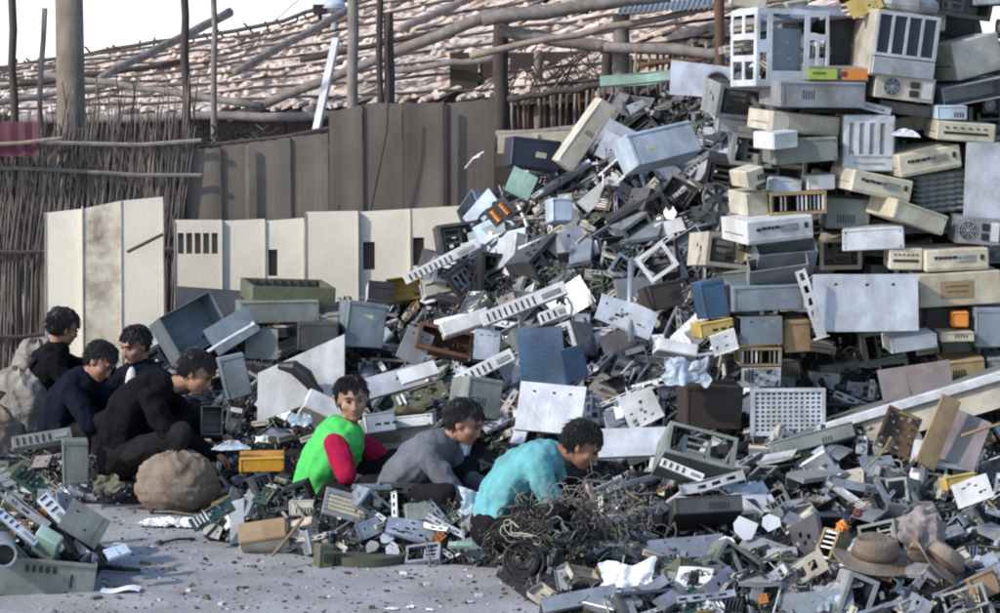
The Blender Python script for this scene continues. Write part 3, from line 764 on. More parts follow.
def b_cardcage(w_, d, h, r, body="tan"):
    b = MB(); b.plate(w_, h, .01, [(-w_ * .46, w_ * .46, -h * .36, h * .36)]); b.box((0, d / 2, -h * .46), (w_, d, .006)); b.box((0, d / 2, h * .46), (w_, d, .006)); b.box((0, d, 0), (w_, .005, h))
    P = [("frame", b, [body], None)]
    n_ = max(5, int(w_ / .025))
    for k in range(n_):
        if r.random() < .15: continue
        c = MB(); x = -w_ * .44 + w_ * .88 * k / (n_ - 1); c.box((x, d * .45, r.uniform(-.03, .03) * h), (.004, d * .8, h * .68)); c.box((x, .006, 0), (.010, .008, h * .66), 1)
        P.append(("card", c, ["green_board", r.choice(("steel", "olive", "white"))], 0))
    return P
def b_drive(w_, d, h, r, body="steel"):
    b = MB(); b.box((0, d / 2 + .006, 0), (w_ * .97, d, h * .94), ch=.002); b.box((0, d * .5, h * .47), (w_ * .7, d * .6, .004), 1)
    c = MB(); c.box((0, .002, 0), (w_, .012, h), ch=.002); e = MB(); e.box((0, -.006, h * .12), (w_ * .85, .004, h * .08), 0); e.box((w_ * .36, -.007, -h * .22), (w_ * .1, .006, h * .14), 0)
    return [("housing", b, [body, "silver_label"], None), ("bezel", c, [r.choice(("cream", "beige", "black", "white"))], 0), ("drive_slot", e, ["black"], 1)]
def b_bracket(w_, d, h, r, body="steel"):
    """long slotted channel along x"""
    n_ = max(2, int(w_ / .07)); hs = []
    for k in range(n_):
        if r.random() < .75:
            x0 = -w_ * .46 + w_ * .92 * k / n_; hs.append((x0, x0 + w_ * .92 / n_ * .6, -h * .2, h * .22))
    b = MB(); b.plate(w_, h, .003, hs); b.box((0, d / 2, h / 2), (w_, d, .003)); 
    if r.random() < .7: b.box((0, d / 2, -h / 2), (w_, d, .003))
    if r.random() < .5: b.box((w_ / 2, d * .5, 0), (.003, d * 1.6, h * 1.5))
    if r.random() < .5: b.box((-w_ / 2, -d * .3, 0), (.003, d * 1.2, h * 1.2))
    sk = r.uniform(-.12, .12)
    b.v = [(x, y, z + sk * x * x / max(w_, .1)) for x, y, z in b.v]
    return [("rail", b.dent(min(.012, h * .2), 5, r.random() * 9), [body], None)]
def b_trim(w_, d, h, r, body="white"):
    """moulded plastic strip with ribs and an open end"""
    b = MB(); b.box((0, d / 2, 0), (w_, d, h), ch=.003)
    n_ = int(w_ / .03); b2 = MB()
    for k in range(n_):
        if k % 2 == 0: b2.box((-w_ * .42 + w_ * .6 * k / n_, -.003, 0), (w_ * .3 / n_, .006, h * .6))
    b3 = MB(); b3.box((w_ * .32, -.003, 0), (w_ * .22, .006, h * .35))
    b.v = [(x, y, z + .06 * x * x) for x, y, z in b.v]; b2.v = [(x, y, z + .06 * x * x) for x, y, z in b2.v]
    return [("strip", b, [body], None), ("slot", b2, ["black"], 0), ("recess", b3, ["grey"], 0)]
def b_keyboard(w_, d, h, r, body="beige"):
    """keyboard in XZ, keys toward -y"""
    b = MB(); b.box((0, d / 2, 0), (w_, d, h), ch=.005)
    c = MB(); nx, nz = 15, 5
    for i in range(nx):
        for j in range(nz):
            if r.random() < .07: continue
            c.box((-w_ * .46 + (i + .5) * w_ * .92 / nx, -.005, -h * .38 + (j + .5) * h * .76 / nz), (w_ * .92 / nx * .82, .012, h * .76 / nz * .8), 1 if (i in (0, nx - 1) or j == nz - 1) else 0)
    return [("base", b.dent(.003, 3, r.random() * 9), [body], None), ("keys_field" if False else "keypad", c, ["cream", "grey"], 0)]
def b_fan(w_, d, h, r, body="black"):
    b = MB(); rr = w_ / 2; b.ring((0, d / 2, 0), rr, rr * .1, 'Y', 0, 20, 6)
    for a in (45, 135, 225, 315): b.box((rr * 1.0 * math.cos(R(a)), d / 2, rr * 1.0 * math.sin(R(a))), (rr * .4, d, rr * .4), rot=(0, -a, 0))
    c = MB(); c.cyl((0, 0, 0), (0, d, 0), rr * .32, mi=0, n=14)
    for k in range(7):
        a = k * 2 * math.pi / 7; M = Matrix.Rotation(a, 4, 'Y') @ Matrix.Translation((rr * .6, d / 2, 0)) @ Matrix.Rotation(R(35), 4, 'X'); c.add([(-rr * .3, -.002, -rr * .2), (rr * .3, -.002, -rr * .25), (rr * .3, -.002, rr * .25), (-rr * .3, -.002, rr * .2), (-rr * .3, .002, -rr * .2), (rr * .3, .002, -rr * .25), (rr * .3, .002, rr * .25), (-rr * .3, .002, rr * .2)], [(0, 1, 2, 3), (7, 6, 5, 4), (0, 4, 5, 1), (1, 5, 6, 2), (2, 6, 7, 3), (3, 7, 4, 0)], 0, M)
    return [("frame", b, [body], None), ("blade_wheel", c, ["dark_steel"], 0)]
def b_cable(w_, d, h, r, body="wire"):
    """a tangle of one cable, about w across"""
    b = MB(); n_ = r.randint(18, 40); p = Vector((0, 0, 0)); dr = Vector((r.gauss(0, 1), r.gauss(0, 1), r.gauss(0, .4))).normalized(); pts = []
    st_ = w_ * .16
    for k in range(n_):
        pts.append(p.copy()); dr = (dr + Vector((r.gauss(0, .55), r.gauss(0, .55), r.gauss(0, .45))) - p * (1.1 / w_)).normalized(); p = p + dr * st_
        p.z *= .8
    q = []
    for i in range(len(pts) - 1):
        a0, a1, a2, a3 = pts[max(0, i - 1)], pts[i], pts[i + 1], pts[min(len(pts) - 1, i + 2)]
        for t in (0, .5): q.append(.5 * ((2 * a1) + (a2 - a0) * t + (2 * a0 - 5 * a1 + 4 * a2 - a3) * t * t + (3 * a1 - a0 - 3 * a2 + a3) * t ** 3))
    b.tube(q, d, 0, 5)
    return [("cable", b, [body], None)]
def b_ribbon(w_, d, h, r, body="grey"):
    n_ = 24; ph = r.uniform(0, 6); tw = r.uniform(1, 2.5)
    def fn(x, y): 
        t = x / w_; return Vector((x * .7 + .05 * math.sin(t * 9), y * math.cos(t * tw) , y * math.sin(t * tw) + .05 * math.sin(t * 7 + ph)))
    b = MB(); b.sheet(w_, h, .002, n_, 2, fn)
    c = MB(); c.v, c.f, c.m = [], [], []; e = fn(w_ / 2, 0); c.box(e, (.012, h * 1.1, .014)); e = fn(-w_ / 2, 0); c.box(e, (.012, h * 1.1, .014))
    return [("ribbon", b, [body], None), ("connector", c, ["black"], 0)]
def b_shard(w_, d, h, r, body="white"):
    """broken piece of moulded housing: irregular outline, thickness, a rib"""
    n_ = r.randint(5, 8); pts = []
    for k in range(n_):
        a = 2 * math.pi * (k + r.uniform(-.25, .25)) / n_; q = r.uniform(.7, 1.1); pts.append((math.cos(a) * w_ / 2 * q, math.sin(a) * h / 2 * q))
    t = .005; bend = r.uniform(-1.5, 1.5); b = MB()
    vs = [(x, bend * x * x, z) for x, z in pts] + [(x, bend * x * x + t, z) for x, z in pts] + [(0, 0, 0), (0, t, 0)]
    f = []
    for k in range(n_):
        k2 = (k + 1) % n_; f += [(2 * n_, k, k2), (2 * n_ + 1, n_ + k2, n_ + k), (k, n_ + k, n_ + k2, k2)]
    b.add(vs, f); b.box((0, .012, h * .1), (w_ * .6, .02, .004)); b.box((w_ * .1, .01, 0), (.004, .016, h * .6))
    return [("piece", b, [body], None)]
def b_coil(w_, d, h, r, body="copper"):
    b = MB(); b.plate(w_, h, d * .6, [(-w_ * .36, -w_ * .08, -h * .34, h * .34), (w_ * .08, w_ * .36, -h * .34, h * .34)]); c = []
    P = [("core", b, ["dark_steel"], None)]
    for x in (-w_ * .22, w_ * .22):
        c = MB()
        for k in range(6): c.ring((x, 0, -h * .28 + k * h * .11), w_ * .15, h * .055, 'Z', 0, 12, 5)
        P.append(("winding", c, [body], 0))
    return P
def b_film(w_, d, h, r, body="film"):
    sd_ = r.random() * 50
    b = MB(); b.sheet(w_, h, .002, 22, 16, lambda x, y: Vector((x * (1 - .25 * abs(noise.noise(Vector((y * 9, sd_, 1))))) * (.85 + .5 * noise.noise(Vector((0, y * 16, sd_)))), y * (1 - .3 * abs(noise.noise(Vector((x * 9, 3, sd_))))) * (.85 + .5 * noise.noise(Vector((x * 14, sd_, 0)))), (.6 * w_) * (.35 * abs(noise.noise(Vector((x * 7, y * 7, sd_)))) + .2 * abs(noise.noise(Vector((x * 19, y * 19, sd_))))))))
    return [("sheet", b, [body], None)]
def b_vents(w_, d, h, r, body="grey"):
    """heat sink: parallel fins"""
    b = MB(); b.box((0, d, 0), (w_, .01, h)); n_ = max(5, int(w_ / .018))
    for k in range(n_): b.box((-w_ / 2 + (k + .5) * w_ / n_, d / 2, 0), (.004, d, h))
    return [("fins", b.dent(.003, 8, 1), [body], None)]
def b_rod(w_, d, h, r, body="steel"):
    b = MB(); k = r.uniform(-.08, .08); b.tube([(-w_ / 2, 0, 0), (-w_ * .1, 0, k * w_), (w_ * .2, 0, k * w_ * .8), (w_ / 2, 0, 0)], d, 0, 7); b.cyl((w_ / 2 - .01, 0, 0), (w_ / 2 + .012, 0, 0), d * 1.7, mi=0, n=8)
    return [("rod", b, [body], None)]

def place(kind, P, M, label, cat=None, group=None):
    P = [p for p in P if p[1].v]
    if len(P) == 1:
        o = obj(kind, P[0][1], P[0][2], None, False, M); tag(o, label, cat or kind.replace("_", " "), group); return o
    root = empty(kind, M); made = []
    for (nm, mb, ms, pi) in P:
        made.append(obj(nm, mb, ms, root if pi is None else made[pi]))
    return tag(root, label, cat or kind.replace("_", " "), group)

def clear(px, py, D, m_=.04):
    """bring a piece forward until it lies on top of the heap rather than in it"""
    while D > 13.8:
        p = at(px, py, D)
        if p.z >= HT(p.x, p.y) + m_: break
        D -= .03
    return D
HBOX = []
LAND = []                                            # (photo x, photo y, short phrase)
def mark(p, phrase):
    x, y = to_px(p); LAND.append((x, y, phrase))
def orient(yaw, tilt, roll): return Matrix.Rotation(R(yaw), 4, 'Z') @ Matrix.Rotation(R(tilt), 4, 'X') @ Matrix.Rotation(R(roll), 4, 'Y')
def H(kind, fn, px, py, w_, h, dep, D, yaw=0, tilt=0, roll=0, body=None, label="", mk=None, cat=None, group=None, **kw):
    """one hero piece: its front face is centred where the photo shows it, w_ x h in photo pixels at distance D, roll clockwise"""
    r = random.Random(int(px * 7 + py * 13)); D = clear(px, py, D); k = ppm(D); HBOX.append((px, py, w_ / 2, h / 2))
    if body: kw["body"] = body
    P = fn(w_ / k, dep, h / k, r, **kw); p = at(px, py, D)
    o = place(kind, P, Matrix.Translation(p) @ orient(yaw, tilt, roll), label, cat, group)
    if mk: mark(p, mk)
    return o
# ---------------------------------------------------------------- the wall of stacked cases on the right
CG = "computer cases stacked in the wall"
T1 = 17.5
H("tower_chassis", b_skeleton, 793, 48, 80, 76, .34, 17.25, 22, -4, 3, "white_metal", "bare silver tower chassis with open bays, standing at the top of the stack", "open tower chassis", "chassis")
H("chassis_plate", b_panel, 800, 14, 92, 26, .006, 17.5, 8, -62, -8, "steel", "grey slotted metal top lying over the open tower chassis", None, "panel", holes=7)
H("empty_case", b_tray, 846, 44, 42, 54, .36, 17.35, -6, 0, 4, "dark_steel", "dark empty case between the tower chassis and the big windowed unit", None, "computer case")
RU = H("rack_unit", b_plain, 905, 46, 68, 66, .34, 17.2, 14, 0, 7, "beige", "big cream unit with four dark windows near the top of the stack", "big windowed unit", "computer case")
kk = ppm(17.2); b = MB(); b.plate(66 / kk, 44 / kk, .02, [(-31 / kk + q * 15.8 / kk, -31 / kk + q * 15.8 / kk + 13 / kk, -19 / kk, 19 / kk) for q in range(4)], 0, Matrix.Translation((0, -.012, 10 / kk)))
fr_ = obj("window_frame", b, "white_metal", RU)
for q in range(4):
    b = MB(); b.box((-24.5 / kk + q * 15.8 / kk, -.008, 10 / kk), (12.6 / kk, .006, 37 / kk)); obj("pane", b, "navy", fr_)
b = MB(); b.box((0, -.012, -22 / kk), (66 / kk, .03, 17 / kk), ch=.004); obj("faceplate", b, "silver_label", RU)
H("power_supply", b_psu, 905, 88, 62, 24, .25, 17.2, 10, 0, 7, "beige", "beige power supply with round fan, tucked under the big windowed unit", "beige fan unit", group="power supplies in the heap")
b = MB(); b.ball((0, .12, 0), (.21, .17, .085), nu=24, nv=10, fn=lambda p: 1 + .04 * math.sin(p.x * 9))
place("rounded_housing", [("shell", b, ["grey"], None)], Matrix.Translation(at(908, 5, 17.35)) @ orient(5, 0, 6), "rounded grey housing lying on top of the big windowed unit", "housing")
H("perforated_bracket", b_panel, 864, 5, 34, 18, .012, 17.3, 10, -20, -22, "yellow", "tan perforated metal plate beside the rounded grey housing", None, "plate", holes=5)
SCs = H("striped_case", b_plain, 839, 74, 62, 14, .3, 17.15, 8, 0, 1, "greengrey", "slim box with a lime and orange label along its front", "lime and orange label", "box")
b = MB(); b.box((-.098, -.006, 0), (.17, .006, .062)); b.box((.092, -.006, 0), (.15, .006, .062), 1); b.box((.03, -.009, .0), (.03, .004, .03), 2); b.box((-.12, -.009, .005), (.08, .004, .012), 3)
obj("sticker", b, ["lime_label", "orange", "red", "olive"], SCs)
H("desktop_case", b_plain, 823, 95, 92, 26, .35, 17.1, 14, 0, 1, "grey", "long plain grey case below the lime and orange label", "long grey case", "computer case", CG)
H("monitor_shell", b_case, 978, 56, 56, 38, .3, 17.4, 24, -4, -12, "beige", "big tan-fronted beige box at the upper right end of the stack", "tan-fronted box", "computer case", CG, style=9, front="beige")
H("open_drive_bay", b_tray, 975, 92, 66, 20, .3, 17.3, 6, 0, -10, "steel", "thin open metal tray slanting up to the right, under the tan-fronted box", None, "tray")
H("loose_sheet", b_panel, 948, 32, 34, 62, .01, 17.9, 0, 6, 6, "cream", "tall cream panel leaning behind the big windowed unit", None, "panel", holes=0)
H("loose_sheet", b_panel, 970, 18, 18, 40, .01, 17.85, 0, 6, -14, "grey", "narrow grey panel leaning beside the tall cream one", None, "panel", holes=0)
H("drive_case", b_plain, 952, 113, 31, 14, .25, 17.2, 4, 0, 0, "light_blue", "small pale blue box over the slotted drive front", "pale blue box", "box")
H("desktop_case", b_case, 966, 132, 60, 19, .35, 17.15, 4, 0, 4, "beige", "beige case with one long dark slot, under the pale blue box", "long-slot case", "computer case", CG, style=4)
H("side_cover", b_cover, 985, 185, 40, 86, .2, 17.15, 3, 0, 1, "white_metal", "large smooth pale metal cover standing at the right end of the stack", "large pale cover", "cover")
H("desktop_case", b_case, 930, 161, 66, 23, .35, 17.15, 12, 0, -9, "beige", "desktop case with its front tilted up to the right, beside the vertical-slot panel", "tilted desktop", "computer case", CG, style=0)
H("tower_case", b_case, 869, 143, 52, 56, .3, 17.2, 4, 0, 1, "beige", "standing case front with four tall slots in the middle of the stack", "four-slot panel", "computer case", CG, style=3, front="white_metal")
H("desktop_case", b_case, 882, 186, 66, 22, .35, 17.05, 16, 0, 12, "beige", "desktop case drooping down to the right below the four-slot panel", "drooping desktop", "computer case", CG, style=0)
for i in range(5):
    b = MB(); 
    for k in range(7): b.ring((0, 0, -.10 + k * .034), .045, .012, 'Z', 0, 14, 5)
    b.cyl((0, 0, -.12), (0, 0, .12), .038, mi=0)
    place("corrugated_hose", [("hose", b, ["grey" if i % 2 else "greengrey"], None)], Matrix.Translation(at(922 + i * 9.5, 194 - i * 1.2, 17.3)) @ orient(0, 10, -3), ["first", "second", "middle", "fourth", "last"][i] + " ribbed grey hose of the row standing under the tilted desktop", "hose", "ribbed hoses standing in a row")
H("desktop_case", b_case, 806, 124, 76, 20, .34, 17.2, 20, 0, 6, "beige", "long beige case with a grey mesh front, below the long grey case", "mesh-front case", "computer case", CG, style=1, front="beige")
H("drive_case", b_plain, 786, 140, 32, 17, .2, 17.0, 32, 0, -4, "white", "small white case with a tan left end, poking out over a grey box", None, "box")
H("desktop_case", b_plain, 806, 151, 66, 24, .34, 17.1, 6, 0, -4, "greengrey", "plain grey case left of the four-slot panel", "plain grey case", "computer case", CG)
H("drive_case", b_plain, 756, 177, 22, 17, .2, 17.05, 24, 0, -14, "cream", "small cream box end at the left edge of the stack", "small cream box", "box")
H("drive_case", b_plain, 788, 186, 28, 14, .2, 17.15, 8, 0, 2, "light_blue", "pale blue-white box front, left one of two side by side", None, "box")
H("drive_case", b_plain, 821, 183, 28, 15, .2, 17.15, 4, 0, -2, "white", "pale box front, right one of two side by side", None, "box")
H("card_cage", b_cardcage, 798, 203, 58, 23, .25, 17.1, 6, 0, -2, "tan", "tan card cage full of upright cards, above the white desktop with a rounded end", "upper card cage", "card cage")
H("drive_case", b_plain, 757, 204, 24, 24, .25, 17.15, 20, 0, -4, "beige", "squat beige box left of the upper card cage", None, "box")
H("desktop_case", b_case, 780, 230, 74, 24, .36, 16.95, 20, 0, -4, "white", "white desktop case jutting out from the left edge of the stack", "white desktop", "computer case", CG, style=0, front="white")
H("tower_chassis", b_plain, 848, 214, 44, 30, .3, 17.25, 0, 0, 2, "greengrey", "dull grey-green box between the card cage and the drooping cases", None, "box")
H("desktop_case", b_plain, 920, 217, 62, 20, .34, 17.0, 20, 0, 20, "cream", "long cream case sloping steeply down to the right", "steep cream case", "computer case", CG)
H("desktop_case", b_plain, 873, 239, 62, 22, .34, 17.05, -8, 0, -3, "white_metal", "smooth bluish-white case under the steep cream case", "bluish-white case", "computer case", CG)
H("power_supply", b_psu, 978, 231, 46, 27, .25, 17.1, 0, 0, 4, "grey", "grey power supply below the large pale cover", "grey power supply", group="power supplies in the heap")
H("drive_case", b_case, 906, 259, 34, 22, .25, 17.05, 0, 0, 1, "beige", "small beige case beside the desktop above the tan label panel", None, "computer case", CG, style=4)
H("desktop_case", b_case, 957, 260, 65, 22, .35, 17.0, 4, 0, -2, "beige", "level desktop case resting on the long panel with a tan label", "level desktop", "computer case", CG, style=0)
H("broken_tray", b_tray, 786, 246, 62, 20, .2, 17.0, 6, -50, -6, "steel", "shallow metal tray under the white desktop", None, "tray")
H("broken_tray", b_tray, 778, 262, 60, 16, .2, 16.95, -4, -40, -10, "grey", "crooked grey tray, lower of two under the white desktop", None, "tray")
LCs = H("long_case", b_case, 960, 289, 84, 34, .3, 17.0, 3, 0, -3, "cream", "long cream case front with a tan square label", "tan label panel", "computer case", CG, style=9, front="cream")
b = MB(); b.box((-.02, -.006, 0), (.19, .004, .1)); b.box((-.02, -.009, .02), (.14, .003, .008), 1); b.box((-.02, -.009, -.01), (.12, .003, .008), 1); obj("sticker", b, ["tan", "olive"], LCs)
H("large_cover", b_cover, 866, 303, 106, 58, .3, 16.8, 4, -14, 0, "light_blue" if False else "white_metal", "large smooth bluish-white case lid propped in the middle of the stack", "large white lid", "cover")
H("white_bracket", b_bracket, 811, 304, 72, 11, .03, 16.7, 8, 0, 72, "white", "long white slotted bracket leaning on the left edge of the large white lid", "leaning white bracket", "bracket")
H("desktop_case", b_plain, 768, 298, 72, 26, .34, 16.95, 4, 0, -2, "bluegrey", "dark blue-grey case left of the large white lid", "blue-grey case", "computer case", CG)
H("grey_cover", b_cover, 762, 331, 42, 28, .2, 16.9, 6, -4, 0, "bluegrey", "pale blue-grey cover with a dark strap below the blue-grey case", None, "cover")
H("cardboard_box", b_plain, 798, 336, 27, 32, .2, 16.95, 4, 0, -3, "tan", "upright brown cardboard box beside the leaning white bracket", "cardboard box", "box")
H("card_cage", b_cardcage, 761, 357, 42, 19, .25, 16.9, 4, 0, 0, "tan", "tan card cage below the blue-grey cover with a strap", "lower card cage", "card cage")
H("connector_board", b_board, 761, 377, 40, 19, .02, 16.85, 4, 0, 0, "silver_label", "pale board of connectors under the lower card cage", None, "circuit board")
H("grille_plate", b_grille, 788, 412, 76, 48, .05, 16.75, 3, -3, 0, "white_metal", "pale perforated grille panel at the foot of the stack", "perforated grille", "grille panel")
H("brown_box", b_plain, 714, 408, 58, 44, .3, 16.85, 6, 0, 1, "brown_dark", "dark brown dirty box left of the perforated grille", None, "box")
H("orange_unit", b_plain, 961, 320, 17, 15, .1, 16.95, 0, 0, 0, "orange", "small bright orange unit in a dark recess of the stack", "orange unit", "box")
H("dark_bay", b_plain, 950, 322, 48, 28, .3, 17.1, 0, 0, 0, "black", "black case holding the small orange unit", None, "computer case", CG)
H("desktop_case", b_plain, 996, 328, 42, 40, .3, 16.95, 0, 0, 0, "bluegrey", "blue-grey box right of the orange unit", None, "box")
H("drive_case", b_plain, 914, 343, 48, 15, .25, 16.85, 4, 0, -7, "white", "pale mottled box below the black recess, tilted up", None, "box")
H("drive_case", b_plain, 958, 337, 34, 10, .25, 16.9, 2, 0, -1, "cream", "thin cream strip-like box under the orange unit", None, "box")
H("mauve_sheet", b_panel, 916, 381, 72, 32, .01, 16.8, 0, -10, -8, "mauve", "dull mauve-grey panel near the foot of the stack", "mauve panel", "panel", holes=0)
H("desktop_case", b_plain, 966, 372, 40, 26, .3, 16.9, 0, 0, -6, "tan", "tan box right of the mauve panel", None, "box")
H("desktop_case", b_plain, 1010, 372, 44, 30, .3, 16.95, 0, 0, -2, "grey", "grey case cut by the right edge of the photo beside the tan box", None, "computer case", CG)
H("desktop_case", b_plain, 935, 405, 60, 24, .3, 16.8, 5, 0, 6, "dark_steel", "dark case under the mauve panel", None, "computer case", CG)
H("drive_case", b_plain, 905, 109, 54, 12, .3, 17.3, 0, 0, 8, "dark_steel", "thin dark case under the beige fan unit", None, "box")
H("white_paper_scrap", b_film, 905, 134, 28, 10, .2, 17.1, 0, 60, 6, "white_paper", "bright crumpled sheet above the tilted desktop", None, "paper")
H("long_rail", b_plain, 872, 110 - 3, 40, 8, .3, 17.2, 0, 0, 14, "steel", "short steel bar end beside the four-slot panel top", None, "bar")
# ---------------------------------------------------------------- top of the main pile
H("dark_box", b_plain, 536, 153, 50, 30, .25, 19.0, 12, -8, 8, "navy", "dark navy box with a lid on the crest of the pile, under the pale strips", "navy box", "box")
H("pale_strip", b_panel, 540, 142, 84, 18, .01, 19.3, 0, 0, -2, "cream", "long cream sheet lying flat behind the navy box", None, "sheet", holes=0)
H("slab_case", b_plain, 587, 135, 20, 78, .14, 18.7, 14, 0, 36, "beige", "tall pale slab-shaped case leaning steeply on the crest of the pile", "leaning slab", "computer case")
H("wide_box", b_plain, 664, 142, 78, 34, .2, 18.4, 26, -26, -10, "light_blue", "wide pale blue-grey box tipped forward on the crest of the pile", "tipped blue-grey box", "box")
b = MB(); b.plate(.44, .24, .005, []); b.dent(.02, 4, 2)
c = MB(); c.ring((.08, -.012, -.02), .085, .012, 'Y', 0, 22, 6); e = MB(); e.cyl((.08, .0, -.02), (.08, -.008, -.02), .08, mi=0, n=20)
place("fan_sheet", [("sheet", b, ["white_metal"], None), ("fan_ring", c, ["steel"], 0), ("fan_opening", e, ["black"], 0)], Matrix.Translation(at(706, 80, 18.5)) @ orient(4, -35, 8), "white metal sheet with a round fan hole on the crest of the pile", "sheet"); mark(at(706, 80, 18.5), "fan-hole sheet")
H("flat_sheet", b_panel, 638, 79, 76, 12, .008, 18.9, 0, -30, -5, "mint", "thin pale green-white sheet lying on the crest beside the fan-hole sheet", None, "sheet", holes=1)
H("comb_bracket", b_trim, 735, 100, 56, 16, .03, 18.1, 6, 0, -36, "white", "white comb-like plastic strip slanting beside the fan-hole sheet", "comb strip", "plastic strip")
H("mint_card", b_panel, 521, 184, 26, 27, .01, 18.6, 10, -20, 26, "mint", "mint green plastic card on the left shoulder of the pile", "mint card", "card", holes=0)
H("coil_block", b_coil, 500, 212, 26, 20, .06, 18.3, 0, 0, -40, "copper", "copper wound coil block on the left shoulder of the pile", "copper coils", "coil")
H("tray_case", b_open, 462, 238, 46, 32, .2, 19.4, 10, -10, -8, "dark_steel", "dark square case leaning against the white wall panels at the pile's left end", "dark square case", "chassis")
H("white_rail", b_trim, 442, 262, 84, 10, .05, 19.0, 0, -10, -27, "white", "long white-edged strip sloping down to the left from the pile", "sloping white strip", "plastic strip")
H("yellow_bin", b_tray, 405, 288, 36, 24, .14, 19.3, 10, -20, -6, "yellow", "dull yellow tray where the pile meets the wall panels", "yellow tray", "tray")
H("white_drive", b_drive, 437, 285, 28, 18, .15, 19.0, 10, -20, -12, "white", "small white drive lying beside the dull yellow tray", None, "disk drive")
H("white_drive", b_drive, 381, 290, 26, 18, .15, 19.2, 10, -20, 6, "white", "small white box resting by the wall left of the yellow tray", None, "disk drive")
H("white_box", b_plain, 563, 209, 22, 24, .14, 18.0, 18, -14, 4, "light_blue", "small bright bluish-white box on the upper slope of the pile", "bright small box", "box")
H("port_plate", b_panel, 626, 316, 60, 28, .02, 16.9, 6, -10, 22, "white_metal", "white plate with rows of square holes in the middle of the slope", "white hole plate", "plate", holes=9)
H("pale_rail_piece", b_bracket, 657, 247, 42, 5, .02, 17.5, 0, 0, -40, "white", "short pale rail forming the top edge of the tilted square frame", None, "rail")
b = MB(); k_ = ppm(17.45); b.plate(30 / k_, 34 / k_, .01, [(-11 / k_, 11 / k_, -13 / k_, 13 / k_)])
place("square_hoop", [("frame", b, ["white"], None)], Matrix.Translation(at(657, 262, 17.45)) @ orient(0, -20, 55), "thin white square frame tilted on the upper slope of the pile", "frame"); mark(at(657, 262, 17.45), "tilted white frame")
H("round_fan", b_fan, 718, 198, 30, 30, .03, 17.6, 20, -15, 10, "wire_grey", "round grey fan near the stack's left edge", "round fan", "fan")
b = MB(); b.tube([at(631, 262, 17.2), at(630, 300, 16.95), at(631, 343, 16.85)], .018, 0, 8)
tag(obj("grey_pipe", b, "steel", smooth=True), "upright grey pipe standing in front of the white hole plate", "pipe"); mark(at(631, 300, 17), "upright grey pipe")
kq = ppm(16.75)
b = MB(); b.sheet(48 / kq, 62 / kq, .004, 10, 10, lambda x, y: .12 * x * abs(x) * 8 + .02 * math.sin(y * 9))
place("blue_sheet", [("sheet", b, ["blue"], None)], Matrix.Translation(at(542, 358, 16.9)) @ orient(-10, 0, -6) @ Matrix.Rotation(R(80), 4, 'X'), "curved blue plastic sheet at the foot of the pile", "sheet"); mark(at(542, 358, 16.9), "curved blue sheet")
H("blue_box", b_plain, 715, 299, 26, 38, .2, 17.0, 12, -6, -10, "blue", "upright blue box at the left edge of the stack", "upright blue box", "box")
H("yellow_box", b_plain, 717, 328, 36, 15, .2, 16.95, 12, -6, -8, "yellow", "dull yellow box right under the upright blue box", None, "box")
H("port_plate", b_panel, 724, 342, 27, 20, .02, 16.85, 6, 0, -16, "white", "small white plate with holes under the dull yellow box", None, "plate", holes=6)
H("moulded_bezel", b_case, 678, 347, 42, 13, .15, 16.8, 10, -20, 12, "white", "white moulded bezel lying below the brown block", None, "bezel", style=9, front="white")
H("crumpled_bag", b_film, 686, 372, 48, 34, .2, 16.75, 0, 75, 10, "light_blue", "crumpled blue-white plastic sheet left of the dark brown box", "crumpled blue sheet", "plastic sheet")
H("brown_block", b_plain, 666, 295, 34, 26, .2, 17.1, 16, -12, -12, "brown_dark", "dark brown block above the white moulded bezel", None, "box")
H("white_connector", b_trim, 524, 304, 92, 14, .05, 17.4, 0, -20, -22, "white", "long white ribbed strip on the lower left slope of the pile", "long ribbed strip", "plastic strip")
H("white_housing", b_case, 466, 322, 52, 16, .08, 17.5, 8, -25, -18, "white", "white moulded housing at the lower end of the long ribbed strip", "white moulded housing", "housing", style=9, front="white")
H("slotted_box", b_trim, 553, 314, 28, 12, .06, 17.1, 6, -20, -20, "white", "small white slotted piece below the long ribbed strip", None, "plastic strip")
H("white_strip", b_trim, 485, 368, 64, 13, .03, 17.1, 4, -16, -26, "white", "white strip with a row of square holes, left of the curved blue sheet", "holed white strip", "plastic strip")
H("red_case", b_open, 445, 340, 56, 26, .2, 17.6, 8, -16, 14, "rust", "open rust-brown tray framed in grey near the centre", "rust-brown tray", "tray", stuffed=False)
H("grey_cover", b_cover, 487, 345, 26, 30, .1, 17.4, -6, -10, 3, "steel", "grey metal cover standing right of the rust-brown tray", None, "cover")
H("grey_cover", b_cover, 415, 346, 28, 34, .1, 17.6, 10, -10, 26, "grey", "grey metal cover leaning left of the rust-brown tray", None, "cover")
H("white_cover", b_cover, 550, 408, 68, 52, .06, 16.3, -10, -28, 3, "white_metal", "bright bluish-white square lid behind the two bent workers", "bright square lid", "cover")
H("white_cover", b_cover, 634, 442, 72, 32, .05, 16.2, -6, -36, -3, "white_metal", "long bright bluish-white lid lying behind the teal shirt worker's head", "long bright lid", "cover")
H("port_plate", b_panel, 641, 408, 36, 34, .015, 16.4, 0, -15, -24, "white", "white plate with many round-looking holes standing on the long bright lid", "many-hole plate", "plate", holes=8)
H("bin_case", b_plain, 484, 398, 38, 40, .3, 16.6, 20, -10, 12, "greengrey", "dull grey-green case behind the grey shirt worker's head", None, "computer case")
H("white_housing", b_cover, 575, 364, 26, 34, .05, 16.8, 30, -10, -10, "blue", "small blue bent sheet right of the curved blue sheet", None, "sheet")
